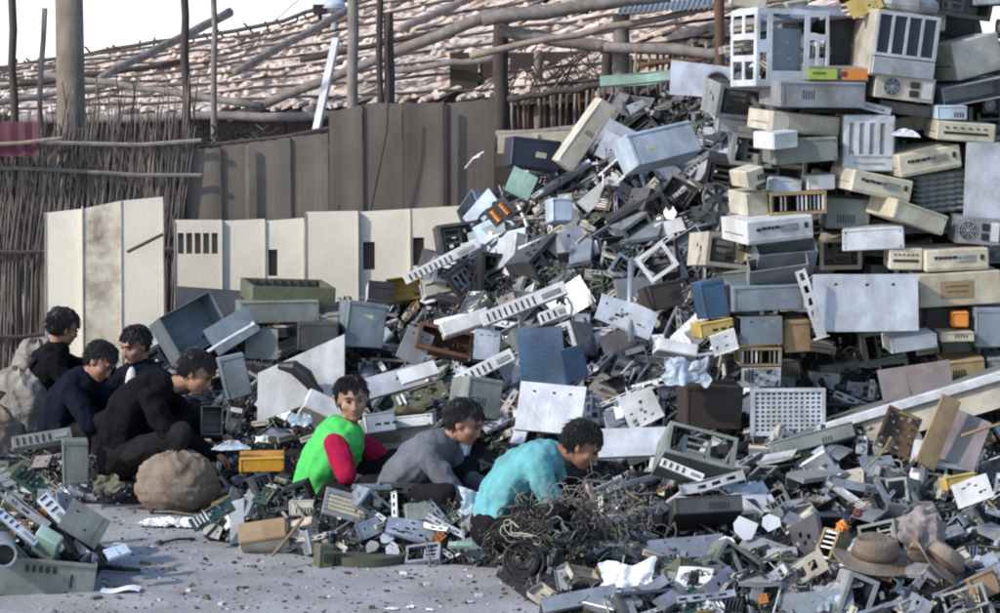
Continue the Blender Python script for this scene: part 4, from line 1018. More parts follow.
# ---------------------------------------------------------------- low heap behind the workers
b = MB(); kd = ppm(19.3); W_, D_, H_ = 84 / kd, .5, 18 / kd
for sy, y in ((0, 0), (1, D_)): b.box((0, y, 0), (W_, .02, H_))
for sx in (-1, 1): b.box((sx * (W_ / 2 - .01), D_ / 2, 0), (.02, D_ - .03, H_))
c = MB()
for k in range(9): c.box((-W_ * .42 + k * W_ * .105, D_ - .02, 0), (.012, .02, H_ * .9))
place("open_crate", [("frame", b, ["olive"], None), ("slat", c, ["wood_dark"], None)], Matrix.Translation(at(294, 296, 19.2)) @ orient(14, 0, 3), "long dull green-brown frame lying on top of the low heap", "frame"); mark(at(294, 290, 19.2), "long green-brown frame")
H("grey_green_case", b_plain, 280, 312, 80, 22, .4, 19.0, 10, -4, 0, "greengrey", "long grey-green case under the green-brown frame", None, "computer case")
H("case_shell", b_tray, 196, 325, 62, 48, .22, 19.0, 26, -20, -24, "bluegrey", "big blue-grey open case shell tipped on the low heap beside the fence panels", "tipped blue-grey shell", "case shell")
H("glass_sheet", b_cover, 232, 330, 50, 30, .2, 18.7, 10, -24, -30, "bluegrey", "blue-grey lid with a pale rail across it, right of the tipped shell", None, "cover")
H("pale_rod", b_rod, 228, 340, 60, 4, .012, 18.5, 0, 0, -31, "white_metal", "pale straight rod lying across the blue-grey lid", "pale straight rod", "rod")
H("dark_sheet", b_panel, 215, 303, 80, 26, .01, 19.6, 6, -20, 4, "dark_steel", "dark grey rounded sheet standing behind the tipped blue-grey shell", None, "sheet", holes=0)
H("ledge_board", b_panel, 262, 344, 32, 30, .02, 18.8, 0, -12, 1, "greengrey", "small square grey-green panel above the large white board", None, "panel", holes=0)
H("blue_cabinet", b_plain, 366, 325, 40, 46, .3, 18.9, 14, -6, 8, "bluegrey", "blue-grey cabinet standing right of the green-brown frame", "blue-grey cabinet", "cabinet")
H("dark_case", b_plain, 318, 337, 42, 28, .3, 18.8, 4, -4, 2, "dark_steel", "dark case between the green-brown frame and the blue-grey cabinet", None, "computer case")
k_ = ppm(17.8); b = MB()
pts = [(-44, -42), (44, -14), (44, 44), (-44, 2)]
vs = [(x / k_, y_, z / k_) for y_ in (0, .02) for x, z in ((-44, -44), (44, -12), (44, 46), (-44, 6))]
b.add(vs, [(0, 1, 2, 3), (7, 6, 5, 4), (0, 4, 5, 1), (1, 5, 6, 2), (2, 6, 7, 3), (3, 7, 4, 0)])
place("white_board", [("board_sheet", b, ["white"], None)], Matrix.Translation(at(301, 379, 17.9)) @ orient(0, -14, 0), "large white slanting board leaning behind the woman in the green vest", "board"); mark(at(301, 379, 17.9), "large white board")
H("curved_housing", b_case, 325, 405, 40, 22, .2, 17.3, 20, -30, 30, "white", "white moulded housing lying in front of the large white board", None, "housing", style=9, front="white")
b = MB(); b.tube([(-.15, 0, .03), (-.06, -.01, .05), (.03, 0, .02), (.10, 0, -.03), (.16, 0, -.05)], [.02, .045, .05, .035, .02], 0, 12); 
place("rubber_pad", [("pad", b, ["black"], None)], Matrix.Translation(at(300, 378, 17.75)) @ orient(0, -16, 18), "black curved rubber piece lying on the large white board", "rubber piece")
H("grey_flap", b_cover, 392, 382, 66, 24, .2, 17.6, 10, -40, -16, "white_metal", "pale folded lid left of the grey shirt worker's head", "pale folded lid", "cover")
H("white_cover", b_cover, 418, 372, 40, 16, .1, 17.3, 10, -40, -18, "white", "small white lid beside the pale folded lid", None, "cover")
H("open_case", b_board, 420, 396, 56, 20, .1, 17.0, 6, -40, -20, "olive", "open case full of parts above the grey shirt worker's back", None, "circuit board")
H("long_white_lid", b_plain, 395, 423, 78, 12, .14, 16.9, -6, -10, -7, "white", "long white case edge behind the woman's shoulder", "long white case edge", "computer case")
H("beige_case", b_plain, 402, 437, 56, 24, .3, 16.95, -4, 0, -5, "beige", "beige case face below the long white case edge", None, "computer case")
H("green_case", b_plain, 412, 405, 30, 10, .2, 17.1, 10, -20, 10, "olive", "olive bent lid above the long white case edge", None, "cover")
H("small_bin", b_tray, 212, 420, 22, 30, .14, 17.3, 10, -20, 2, "dark_steel", "dark bin holding a pale tray, right of the dark jacket worker", None, "tray")
H("tan_bin", b_plain, 236, 376, 26, 44, .2, 18.0, 10, -8, -12, "bluegrey", "upright pale blue notched case behind the dark jacket worker", None, "computer case")
H("orange_crate", b_plain, 262, 465, 46, 15, .25, 16.95, 4, 0, 0, "crate_orange", "long bright orange plastic crate behind the woman's back", "orange crate", "crate")
for (x, y, w_, h_, ro, m_, la) in ((232, 446, 36, 12, -14, "light_blue", "bluish sheet of paper above the orange crate, slanting up"), (262, 440, 26, 9, -4, "white_paper", "white folded paper above the right end of the orange crate"),
        (300, 420, 30, 20, 10, "light_blue", "pale blue crumpled wrapper behind the woman's back")):
    H("paper_sheet", b_film, x, y, w_, h_, .1, 17.0, 0, 70, ro, m_, la, None, "paper")
H("chair_shell", b_plain, 380, 428 - 6, 32, 22, .2, 16.75, 10, -30, -6, "film" if False else "silver_label", "silvery round-edged shell right behind the woman's hands", None, "housing")
# ---------------------------------------------------------------- spread in front, right
b = MB(); kb = ppm(16.6)
p0, p1 = at(757, 448, 16.9), at(1060, 358, 16.3); L = (p1 - p0).length
b.box((L / 2, 0, 0), (L, .05, .055), ch=.006); c = MB(); c.box((L / 2, .02, -.10), (L * .98, .02, .15)); e = MB(); e.box((L / 2, .24, .02), (L, .42, .012))
Mx = Matrix.Translation(p0) @ (p1 - p0).to_track_quat('X', 'Z').to_matrix().to_4x4()
place("long_counter", [("edge", b, ["white_metal"], None), ("apron", c, ["beige"], None), ("top_sheet", e, ["greengrey"], None)], Mx, "long pale-edged counter top lying slanted across the heap at the right", "counter top"); mark((p0 + p1) / 2, "long pale-edged counter top")
H("beige_case", b_plain, 812, 440, 90, 16, .2, 16.45, 0, -20, -15, "greengrey", "long grey-green case face under the pale-edged counter top", None, "computer case")
H("open_case", b_open, 702, 445, 72, 36, .3, 15.9, 14, -34, 18, "greengrey", "open case with bent lid, right of the long bright lid", "open bent case", "computer case")
H("white_strip", b_trim, 682, 470, 46, 9, .04, 15.55, 0, -20, 22, "white", "pale rail slanting down to the right below the open bent case", None, "plastic strip")
H("slotted_rail", b_bracket, 712, 484, 66, 9, .03, 15.5, 0, -16, -14, "white_metal", "slotted pale rail crossing below the open bent case", "slotted pale rail", "bracket")
H("dark_case", b_plain, 708, 504, 70, 18, .3, 15.4, 4, -30, -2, "dark_steel", "dark wide case under the slotted pale rail", None, "computer case")
H("grey_cover", b_cover, 688, 547, 78, 24, .25, 15.0, 6, -42, -6, "steel", "broad blue-grey metal lid lying in the middle of the front heap", "broad blue-grey lid", "cover")
H("white_sheet_bag", b_film, 628, 580, 58, 46, .3, 14.75, 0, 62, -12, "white_paper", "white plastic bag spread out at the front edge of the heap", "white plastic bag", "plastic bag")
H("white_cover", b_cover, 580, 598, 80, 18, .25, 14.55, 4, -45, -12, "steel", "pale flat metal sheet at the very front beside the white plastic bag", None, "cover")
H("bent_bracket", b_bracket, 792, 578, 76, 22, .05, 14.6, 0, -24, -28, "beige", "large beige slotted bracket slanting up to the right near the straw hat", "large beige bracket", "bracket")
H("bent_bracket", b_open, 720, 566, 44, 30, .2, 14.7, 20, -30, -12, "greengrey", "grey-green open frame left of the large beige bracket", None, "chassis")
H("olive_case", b_plain, 690, 575, 26, 34, .2, 14.75, 30, -30, 20, "olive", "olive tilted block below the broad blue-grey lid", None, "box")
H("white_piece", b_shard, 745, 528, 30, 26, .05, 15.0, 10, -20, 20, "white_paper", "bright white broken plastic piece right of the broad blue-grey lid", "bright broken piece", "plastic piece")
H("white_piece", b_shard, 770, 522, 26, 22, .05, 15.1, 10, -20, -30, "white_paper", "second bright white broken plastic piece, slightly higher and further right", None, "plastic piece")
H("white_piece", b_shard, 728, 542, 20, 14, .05, 14.9, 0, -40, 0, "white_paper", "small white broken piece standing on the broad blue-grey lid", None, "plastic piece")
H("loose_sheet", b_panel, 938, 432, 22, 78, .02, 16.0, 20, -14, 30, "tan", "tall tan board leaning up to the right above the straw hats", "leaning tan board", "board", holes=0)
H("loose_sheet", b_panel, 962, 440, 44, 58, .02, 16.1, 0, -30, 24, "mauve", "mauve-brown board behind the leaning tan board", None, "board", holes=0)
H("tan_rod", b_rod, 990, 428, 60, 5, .009, 15.9, 0, 0, -16, "tan", "pale tan rod sticking out at the right edge of the heap", None, "rod")
H("tan_rod", b_rod, 880, 452, 34, 4, .006, 15.7, 0, 0, -52, "tan", "short tan stick standing up in front of the counter top", None, "rod")
H("rust_board", b_board, 898, 432, 38, 44, .02, 16.0, 10, -10, 24, "brown_board", "dark brown circuit board standing before the counter top", "dark brown board", "circuit board")
H("yellow_block", b_plain, 962, 482, 34, 14, .1, 15.4, 10, -10, -8, "yellow", "small yellow-tan block below the leaning boards", "yellow-tan block", "box")
H("slotted_plate", b_panel, 972, 492, 38, 26, .02, 15.2, 0, -24, -18, "white", "pale frame with cut windows below the yellow-tan block", None, "frame", holes=6)
H("tan_brick", b_plain, 985, 585, 30, 26, .15, 14.6, 12, -20, -18, "tan", "tan block at the lower right corner of the heap", None, "box")
H("grey_rag", b_film, 836, 590, 60, 18, .045, 14.4, 0, 40, -24, "grey", "grey crumpled rag left below the banded straw hat", None, "rag")
H("blue_rag", b_film, 905, 597, 60, 22, .04, 14.35, 0, 40, 50, "bluegrey", "blue-grey crumpled rag slanting down below the banded straw hat", None, "rag")
H("white_bag", b_film, 836, 606, 44, 22, .2, 14.35, 0, 50, 0, "light_blue", "crumpled pale bag cut by the lower edge below the straw hat", None, "plastic bag")
for (x, y, s_, m_, la) in ((842, 527, 8, "orange", "bright orange plastic lump above the straw hat"), (828, 545, 5, "red", "small red lump left of the orange one"), (858, 513, 6, "red", "dark red lump up behind the orange one"),
                            (737, 556, 6, "red", "small red printed wrapper left of the large beige bracket")):
    b = MB(); b.ball((0, 0, 0), (s_ / 195, s_ / 230, s_ / 215), nu=24, nv=16, fn=lambda p: .65 + .6 * abs(noise.noise(p * 2.5 + Vector((x, 0, 0)))))
    place("plastic_lump", [("lump", b, [m_], None)], Matrix.Translation(at(x, y, 14.9)), la, "plastic lump")
def hat(px, py, D, R_, yaw, tilt, roll, m_, label, mk, flop=.02):
    b = MB(); n_ = 40; prof = [(1., .0), (.93, -.004), (.8, .0), (.66, .012), (.56, .03), (.54, .10), (.53, .17), (.48, .215), (.38, .235), (.2, .222), (.0, .215)]
    v = []; 
    for (q, z) in prof:
        for k in range(n_):
            a = 2 * math.pi * k / n_; x, y = math.cos(a) * q * R_, math.sin(a) * q * R_ * .86
            zz = z * .52 + (flop * math.cos(2 * a) + .5 * flop * math.sin(3 * a)) * (q if q > .56 else 0) ** 2 - (.05 * math.exp(-(y / .03) ** 2) * (q < .4))
            v.append((x, y, zz))
    f = []
    for i in range(len(prof) - 1):
        for k in range(n_): f.append((i * n_ + k, i * n_ + (k + 1) % n_, (i + 1) * n_ + (k + 1) % n_, (i + 1) * n_ + k))
    b.add(v, f)
    c = MB(); v = []
    for z in (.028, .075):
        for k in range(n_):
            a = 2 * math.pi * k / n_; v.append((math.cos(a) * .562 * R_, math.sin(a) * .562 * R_ * .86, z * .66))
    c.add(v, [(k, (k + 1) % n_, n_ + (k + 1) % n_, n_ + k) for k in range(n_)])
    D = clear(px, py, D, .10); HBOX.append((px, py, R_ * 190, R_ * 150)); M = Matrix.Translation(at(px, py, D)) @ orient(yaw, tilt, roll); root = empty("straw_hat", M)
    o = obj("brim_and_crown", b, m_, root, True); so_ = o.modifiers.new("s", 'SOLIDIFY'); so_.thickness = .005
    o = obj("band", c, "hat_band", root, True); so_ = o.modifiers.new("s", 'SOLIDIFY'); so_.thickness = .006
    tag(root, label, "hat"); mark(at(px, py, D), mk)
hat(874, 560, 14.5, .215, 15, 10, 5, "straw", "tan wide-brimmed straw hat with a dark band lying on the front heap", "banded straw hat")
hat(938, 568, 14.62, .19, 30, 16, 34, "sack_tan", "brown floppy hat slumped steeply right behind the banded straw hat", "floppy brown hat", .035)
b = MB(); b.ball((0, 0, 0), (.13, .1, .14), nu=48, nv=32, fn=lambda p: .85 + .3 * noise.noise(p * 2.2) + .08 * abs(noise.noise(p * 7)))
place("cloth_bundle", [("bundle", b, ["mauve"], None)], Matrix.Translation(at(922, 532, 14.8)), "mauve-brown bundle of cloth sitting behind the two hats", "bundle")
# cable heap in front of the teal worker
for k in range(60):
    r = random.Random(900 + k); x, y = 566 + r.gauss(0, 34), 538 + r.gauss(0, 18); D = 15.05 + r.uniform(-.2, .3)
    mb = b_cable(r.uniform(.14, .26), r.uniform(.003, .006), 0, r)[0][1]
    p = at(x, y, D); p.z = max(p.z, .06)
    o = obj("cable_tangle", mb, r.choice(["wire", "wire", "wire", "wire_grey", "olive", "wire", "wire", "bluegrey", "beige", "wire", "brown_dark"]), M=Matrix.Translation(p) @ Euler((r.uniform(0, 6), r.uniform(0, 6), 0)).to_matrix().to_4x4())
    CAB = globals().setdefault("CAB", []); CAB.append((o, p))
b = MB()
for q in (1., .85, .7, .55, .42): b.ring((rnd.uniform(-.01, .01), rnd.uniform(-.015, .015), rnd.uniform(-.01, .01)), .105 * q, .007, 'Y', 0, 24, 6)
place("wire_reel", [("coil", b, ["wire"], None)], Matrix.Translation(at(522, 560, 14.85)) @ orient(10, -14, 0), "dark coiled ring of cable low in front of the teal shirt worker", "cable coil"); mark(at(522, 560, 14.85), "dark coiled cable ring")
mark(at(568, 530, 15), "cable heap's middle")
# nylon-like brown netting on the cable heap
for k in range(3):
    r = random.Random(40 + k); b = MB()
    for q in range(80):
        a = Vector((r.gauss(0, .09), r.gauss(0, .05), r.gauss(0, .05))); d = Vector((r.gauss(0, .06), r.gauss(0, .04), r.gauss(0, .05))); b.tube([a, a + d * .5 + Vector((0, 0, .02)), a + d], .0022, 0, 3, False)
    p = at((600, 560, 625)[k], (497, 503, 520)[k], 15.1)
    tag(obj("fibre_tuft", b, "wood_grey", M=Matrix.Translation(p)), ("brown tuft of fine fibres on top of the cable heap", "thin brown fibre tuft by the teal worker's hands", "brown fibre tuft at the right end of the cable heap")[k], "fibre tuft")
# ---------------------------------------------------------------- cluster in front of the woman
H("keyboard", b_keyboard, 346, 505, 46, 32, .02, 15.85, 20, -40, -18 + 40, "grey", "grey keyboard lying tilted in front of the woman in the green vest", "tilted grey keyboard")
H("vent_plate", b_panel, 414, 531, 58, 22, .01, 15.65, 6, -40, 12, "steel", "grey metal vent plate in front of the grey shirt worker", "grey vent plate", "plate", holes=8)
b = MB(); pts = []
v = []; n_ = 16
for z in (-.04, .04):
    for k in range(n_ + 1):
        t = k / n_; v.append((-.22 + .44 * t, .12 * (2 * t - 1) ** 2 * 1.0, z))
v2 = [(x, y + .22, z) for x, y, z in v]
b.add(v + v2, [(k, k + 1, n_ + 2 + k, n_ + 1 + k) for k in range(n_)] + [(n_ + 1 + k, n_ + 2 + k, 3 * n_ + 4 + k, 3 * n_ + 3 + k) for k in range(n_)] + [(0, n_ + 1, 3 * n_ + 3, 2 * n_ + 2), (n_, 3 * n_ + 2, 4 * n_ + 3, 2 * n_ + 1)])
place("curved_housing", [("shell", b, ["deep_olive"], None)], Matrix.Translation(at(368, 567, 15.4)) @ orient(4, 0, 0), "olive rounded plastic housing at the front edge of the middle cluster", "housing"); mark(at(366, 566, 15.3), "olive rounded housing")
H("board_box", b_case, 262, 530, 50, 24, .2, 15.75, -10, -42, -12, "beige", "squarish beige-topped unit left of the tilted grey keyboard", "beige-topped unit", "computer case", style=9, front="tan")
H("green_board", b_board, 212, 515, 48, 16, .02, 15.9, 10, -30, -28, "green_board", "long green circuit board at the left end of the middle cluster", "long green board", "circuit board")
H("beige_box", b_plain, 302, 508, 26, 16, .1, 15.9, -6, -20, -4, "beige", "small beige box under the woman's green vest", None, "box")
H("olive_case", b_plain, 326, 560, 16, 32, .1, 15.5, 20, -6, 4, "olive", "narrow olive upright piece left of the olive rounded housing", None, "box")
H("white_glove", b_film, 472, 502, 34, 34, .2, 15.6, 10, 70, 30, "white_paper", "white crumpled cloth glove between the grey and the teal worker", "white cloth glove", "glove")
H("dark_card_rail", b_bracket, 408, 490, 56, 8, .05, 15.95, 0, 0, 4, "dark_steel", "dark notched rail lying below the grey shirt worker", None, "bracket")
H("paper_sheet", b_panel, 460, 545, 24, 10, .004, 15.4, 0, -60, 4, "mint", "pale green-white card right of the grey vent plate", None, "card", holes=0)
H("grey_housing", b_case, 420, 512, 30, 20, .1, 15.9, 10, -30, 0, "greengrey", "grey-green moulded piece behind the grey vent plate", None, "housing", style=9, front="greengrey")
b = MB(); b.tube([at(272, 556, 15.35), at(290, 535, 15.5), at(303, 518, 15.6)], .010, 0, 5)
tag(obj("pale_rod", b, "tan"), "thin pale stick slanting before the beige-topped unit", "rod")
# cloth and litter on the concrete
def on_ground(px, py):
    D = FPX * 0; 
    lo, hi = 13., 24.
    for _ in range(40):
        m_ = (lo + hi) / 2
        if at(px, py, m_).z > 0: lo = m_
        else: hi = m_
    return at(px, py, lo)
b = MB(); b.sheet(.34, .17, .006, 30, 18, lambda x, y: .05 * abs(noise.noise(Vector((x * 14, y * 14, 2)))) + .02 * abs(noise.noise(Vector((x * 40, y * 40, 5)))) + .004)
tag(obj("white_cloth", b, "white_paper", M=Matrix.Translation(on_ground(170, 526)) @ Matrix.Rotation(R(-8), 4, 'Z')), "crumpled white cloth lying on the open concrete", "cloth"); mark(on_ground(170, 526), "crumpled white cloth")
b = MB(); b.sheet(.2, .1, .004, 10, 6, lambda x, y: .012 + .01 * math.sin(x * 30)); 
tag(obj("white_scrap", b, "white_paper", M=Matrix.Translation(on_ground(121, 592))), "oval white scrap on the concrete beside the metal tray", "scrap piece")
LIT = [(392, 610, .05), (410, 608, .05), (430, 611, .04), (470, 603, .04), (152, 548, .03), (118, 545, .04), (205, 560, .03), (258, 590, .02), (330, 598, .02), (118, 505, .02), (300, 573, .03), (200, 585, .015), (95, 500, .02)]
for i, (x, y, s_) in enumerate(LIT):
    b = MB(); r = random.Random(i); mb = b_shard(s_ * 1.6, .01, s_, r)[0][1]; mb.v = [(x_, z_, y_ * .3 + .006) for x_, y_, z_ in mb.v]
    p = on_ground(x, y); tag(obj("litter_chip", mb, ["white_paper", "white", "black", "tan"][i % 4 if i > 3 else 0], M=Matrix.Translation(p) @ Matrix.Rotation(i * 1.3, 4, 'Z')),
        f"small {['white', 'whitish', 'black', 'tan'][i % 4 if i > 3 else 0]} chip lying on the bare concrete, " + ["near the front edge", "between two others at the front edge", "at the front edge beside the largest one", "by the front of the olive housing", "just under the crumpled white cloth", "near the metal tray's far end", "left of the long green board's foot", "alone on the open concrete", "in front of the olive rounded housing", "behind the metal tray", "under the beige-topped unit", "in the middle of the open concrete", "at the far side of the open concrete"][i], "chip", "chips of litter on the concrete")
b = MB(); p = on_ground(115, 573)
b.tube([(-.13, 0, .02), (-.05, .01, .03), (.05, -.01, .025), (.14, 0, .02)], [.012, .018, .014, .010], 0, 7)
tag(obj("black_bar", b, "black", M=Matrix.Translation(p) @ Matrix.Rotation(-.15, 4, 'Z')), "short black bar on the concrete right of the metal tray", "bar")
for k, (x0, y0, x1, y1) in enumerate(((152, 514, 192, 517), (160, 545, 195, 541))):
    b = MB(); a, c = on_ground(x0, y0), on_ground(x1, y1); a.z = c.z = .012; b.tube([a, (a + c) / 2 + Vector((0, 0, .01)), c], .008, 0, 5); b.ball(a, .018, nu=8, nv=6)
    tag(obj("black_lead", b, "wire"), ("short black cord on the concrete behind the crumpled white cloth", "short black cord on the concrete in front of the crumpled white cloth")[k], "cord")
# ---------------------------------------------------------------- bottom left tray and boards
b = MB(); W_, D_, H_ = .74, .34, .20; t = .006
b.box((0, 0, 0), (W_, t, H_)); b.box((0, D_, .02), (W_, t, H_ * .8)); b.box((W_ / 2, D_ / 2, 0), (t, D_ - t, H_)); b.box((-W_ / 2, D_ / 2, 0), (t, D_ - t, H_)); b.box((0, D_ / 2, -H_ / 2 + .003), (W_, D_, t))
b.box((0, -.006, H_ / 2 - .01), (W_, .016, .016)); b.dent(.012, 4, 3)
c = MB()
for k in range(5): c.box((.02 + k * .035, -.006, .05), (.02, .006, .035))
c.box((.25, -.006, .0), (.01, .006, .07))
place("metal_tray", [("tray", b, ["greengrey"], None), ("slot", c, ["black"], 0)], Matrix.Translation(at(22, 577, 14.75)) @ orient(12, 0, 8), "large dented grey metal case tray at the lower left, full of scrap", "case tray"); mark(at(22, 577, 14.75), "grey metal tray")
b = MB(); b.tube([(0, -.05, 0), (0, .25, 0)], .062, 0, 24, False); b.ring((0, -.05, 0), .06, .008, 'Y', 0, 24, 6); c = MB(); c.cyl((0, -.01, 0), (0, .0, 0), .058, mi=0, n=24)
place("open_tube", [("pipe_wall", b, ["steel"], None), ("plug", c, ["black"], 0)], Matrix.Translation(at(4, 553, 14.7)) @ orient(10, 0, 0), "open round metal tube end at the left edge of the photo", "tube")
H("metal_flap", b_panel, 84, 524, 44, 34, .006, 15.0, 20, -14, 36, "greengrey", "bent grey-green flap standing over the far end of the metal tray", "bent flap", "flap", holes=2)
H("green_board", b_board, 40, 487, 62, 22, .02, 15.3, 20, -40, 44, "green_board", "big green circuit board sloping into the metal tray", "sloping green board", "circuit board")
H("comb_bracket", b_trim, 53, 508, 34, 14, .02, 15.0, 10, -30, 50, "white_metal", "comb-like slotted plate over the metal tray", None, "plate")
H("white_chip_box", b_case, 50, 535, 26, 14, .2, 14.8, 20, -40, 40, "mint", "pale rounded plastic piece lying in the metal tray", None, "plastic piece", style=9, front="mint")
H("white_rail", b_trim, 14, 524, 62, 8, .05, 14.85, 10, -30, 44, "light_blue", "pale blue long rail sloping into the metal tray", None, "plastic strip")
H("grey_bracket", b_bracket, 22, 508, 66, 8, .05, 15.0, 10, -30, 40, "grey", "grey channel sloping beside the pale blue rail", None, "bracket")
H("beige_chip_box", b_plain, 14, 498, 20, 14, .1, 15.1, 20, -30, 24, "beige", "small beige block resting on the channel above the metal tray", None, "box")
H("white_card_piece", b_panel, 118, 552, 24, 14, .006, 14.9, 10, -50, -20, "light_blue", "pale blue card with a cut hole beyond the end of the metal tray", None, "card", holes=2)
H("olive_board", b_panel, 8, 476, 44, 14, .01, 15.8, 10, -30, -28, "olive", "olive board edge standing at the left edge of the photo", None, "board", holes=0)
# sacks
def sack(px, py, D, r3, m_, label, mk, yaw=0, neck=(1, 0, .3), seed=1):
    b = MB()
    def fn(p):
        a_ = math.atan2(p.y, p.x)
        k = 1.03 + .07 * noise.noise(p * 1.5 + Vector((seed, 0, 0))) - .085 * abs(math.sin(4 * a_ + seed + 3.2 * noise.noise(p * 1.4))) ** .6 * (.35 + .65 * max(0, p.z)) - .035 * abs(math.sin(7 * p.z + 5 * noise.noise(p * 1.8 + Vector((0, seed, 0)))))
        return k * (1.06 if p.z < 0 else 1)
    b.ball((0, 0, r3[2] * .8), r3, nu=96, nv=60, fn=fn)
    d = Vector(neck).normalized(); c0 = Vector((0, 0, r3[2] * .8)) + Vector((d.x * r3[0], d.y * r3[1], d.z * r3[2])) * .88
    c = MB(); c.tube([c0, c0 + d * .05, c0 + d * .11], [.05, .03, .065], 0, 14)
    p = at(px, py, D); p.z = 0; g_ = HT(p.x, p.y) if False else 0; p.z = 0.0
    root = empty("sack", Matrix.Translation(p) @ Matrix.Rotation(R(yaw), 4, 'Z'))
    obj("bag", b, m_, root, True); obj("tied_neck", c, m_, root, True); tag(root, label, "sack"); mark(p + Vector((0, 0, r3[2])), mk)
    return root
sack(177, 478, 17.05, (.25, .20, .20), "sack_tan", "full tan sack slumped on the concrete beside the hunched person in black", "full tan sack", 10, (.15, .5, .8), 3)
s1 = sack(38, 360, 18.9, (.22, .22, .44), "sack_pale", "tall pale sack behind the man in black at the far left", "tall pale sack", 0, (.5, 0, .9), 5)
s2 = sack(18, 375, 18.5, (.24, .22, .36), "sack_pale", "lower pale sack in front of the tall one", "lower pale sack", 0, (.2, 0, 1), 8)
s3 = sack(-14, 420, 18.0, (.26, .22, .27), "sack_tan", "slumped pale brown sack cut by the left edge", "cut sack", 0, (.2, 0, 1), 11)
H("grey_slab", b_plain, 76, 462, 26, 44, .1, 17.0, 10, 0, 0, "greengrey", "upright grey-green slab in front of the navy jacket man", "upright slab", "box")
H("green_trough", b_trim, 42, 438, 60, 12, .14, 17.1, 10, -20, -8, "greengrey", "long grey-green part lying in front of the man in black", "long grey-green part", "trough")
H("foot_wrap", b_film, 108, 484, 34, 22, .1, 17.0, 0, 60, 0, "olive", "olive rag on the ground left of the full tan sack", None, "rag")
# ---------------------------------------------------------------- people: bodies are one remeshed surface, clothes and hair are their parts
def ell(b, c, r, M=None, nu=14, nv=9): b.ball(c, r, 0, nu, nv, M)
def cap(b, p0, r0, p1, r1, n=10):
    p0, p1 = Vector(p0), Vector(p1); d = (p1 - p0)
    if d.length < 1e-6: return
    d.normalize(); pts = []; rs = []
    for k in range(4):
        a = math.pi / 2 * (k / 4); pts.append(p0 - d * r0 * math.cos(a)); rs.append(max(1e-4, r0 * math.sin(a)))
    pts.append(p0); rs.append(r0); pts.append(p0.lerp(p1, .5)); rs.append((r0 + r1) / 2); pts.append(p1); rs.append(r1)
    for k in range(3, -1, -1):
        a = math.pi / 2 * (k / 4); pts.append(p1 + d * r1 * math.cos(a)); rs.append(max(1e-4, r1 * math.sin(a)))
    b.tube(pts, rs, 0, n)
def crv(P, t):
    n_ = len(P) - 1; i = min(int(t * n_), n_ - 1); f = t * n_ - i
    a0, a1, a2, a3 = P[max(0, i - 1)], P[i], P[i + 1], P[min(n_, i + 2)]
    return .5 * ((2 * a1) + (a2 - a0) * f + (2 * a0 - 5 * a1 + 4 * a2 - a3) * f * f + (3 * a1 - a0 - 3 * a2 + a3) * f ** 3)
def torso(b, sp, wid, thk, t0=0, t1=1, n=16, grow=0, side=Vector((0, 1, 0))):
    for i in range(n + 1):
        t = t0 + (t1 - t0) * i / n; p = crv(sp, t); d = (crv(sp, min(1, t + .03)) - crv(sp, max(0, t - .03))).normalized()
        s_ = (side - d * side.dot(d)).normalized(); f = s_.cross(d)
        M = Matrix((f, s_, d)).transposed().to_4x4()
        ell(b, p, (lerp_tab(thk, t) + grow, lerp_tab(wid, t) + grow, .075), M, 16, 9)
def soft(o, vox, sm=4, fac=.5, disp=0, dsc=.09, seed=0):
    m_ = o.modifiers.new("r", 'REMESH'); m_.mode = 'VOXEL'; m_.voxel_size = vox; m_.use_smooth_shade = True
    m_ = o.modifiers.new("s", 'SMOOTH'); m_.iterations = sm; m_.factor = fac
    if disp:
        tx = bpy.data.textures.new("folds", 'CLOUDS'); tx.noise_scale = dsc; tx.noise_depth = 2
        d = o.modifiers.new("d", 'DISPLACE'); d.texture = tx; d.strength = disp; d.mid_level = .5
        d.texture_coords = 'LOCAL'
def frame(fwd, up):
    f = Vector(fwd).normalized(); u = Vector(up); u = (u - f * u.dot(f)).normalized(); l_ = u.cross(f)
    return Matrix((f, l_, u)).transposed().to_4x4()
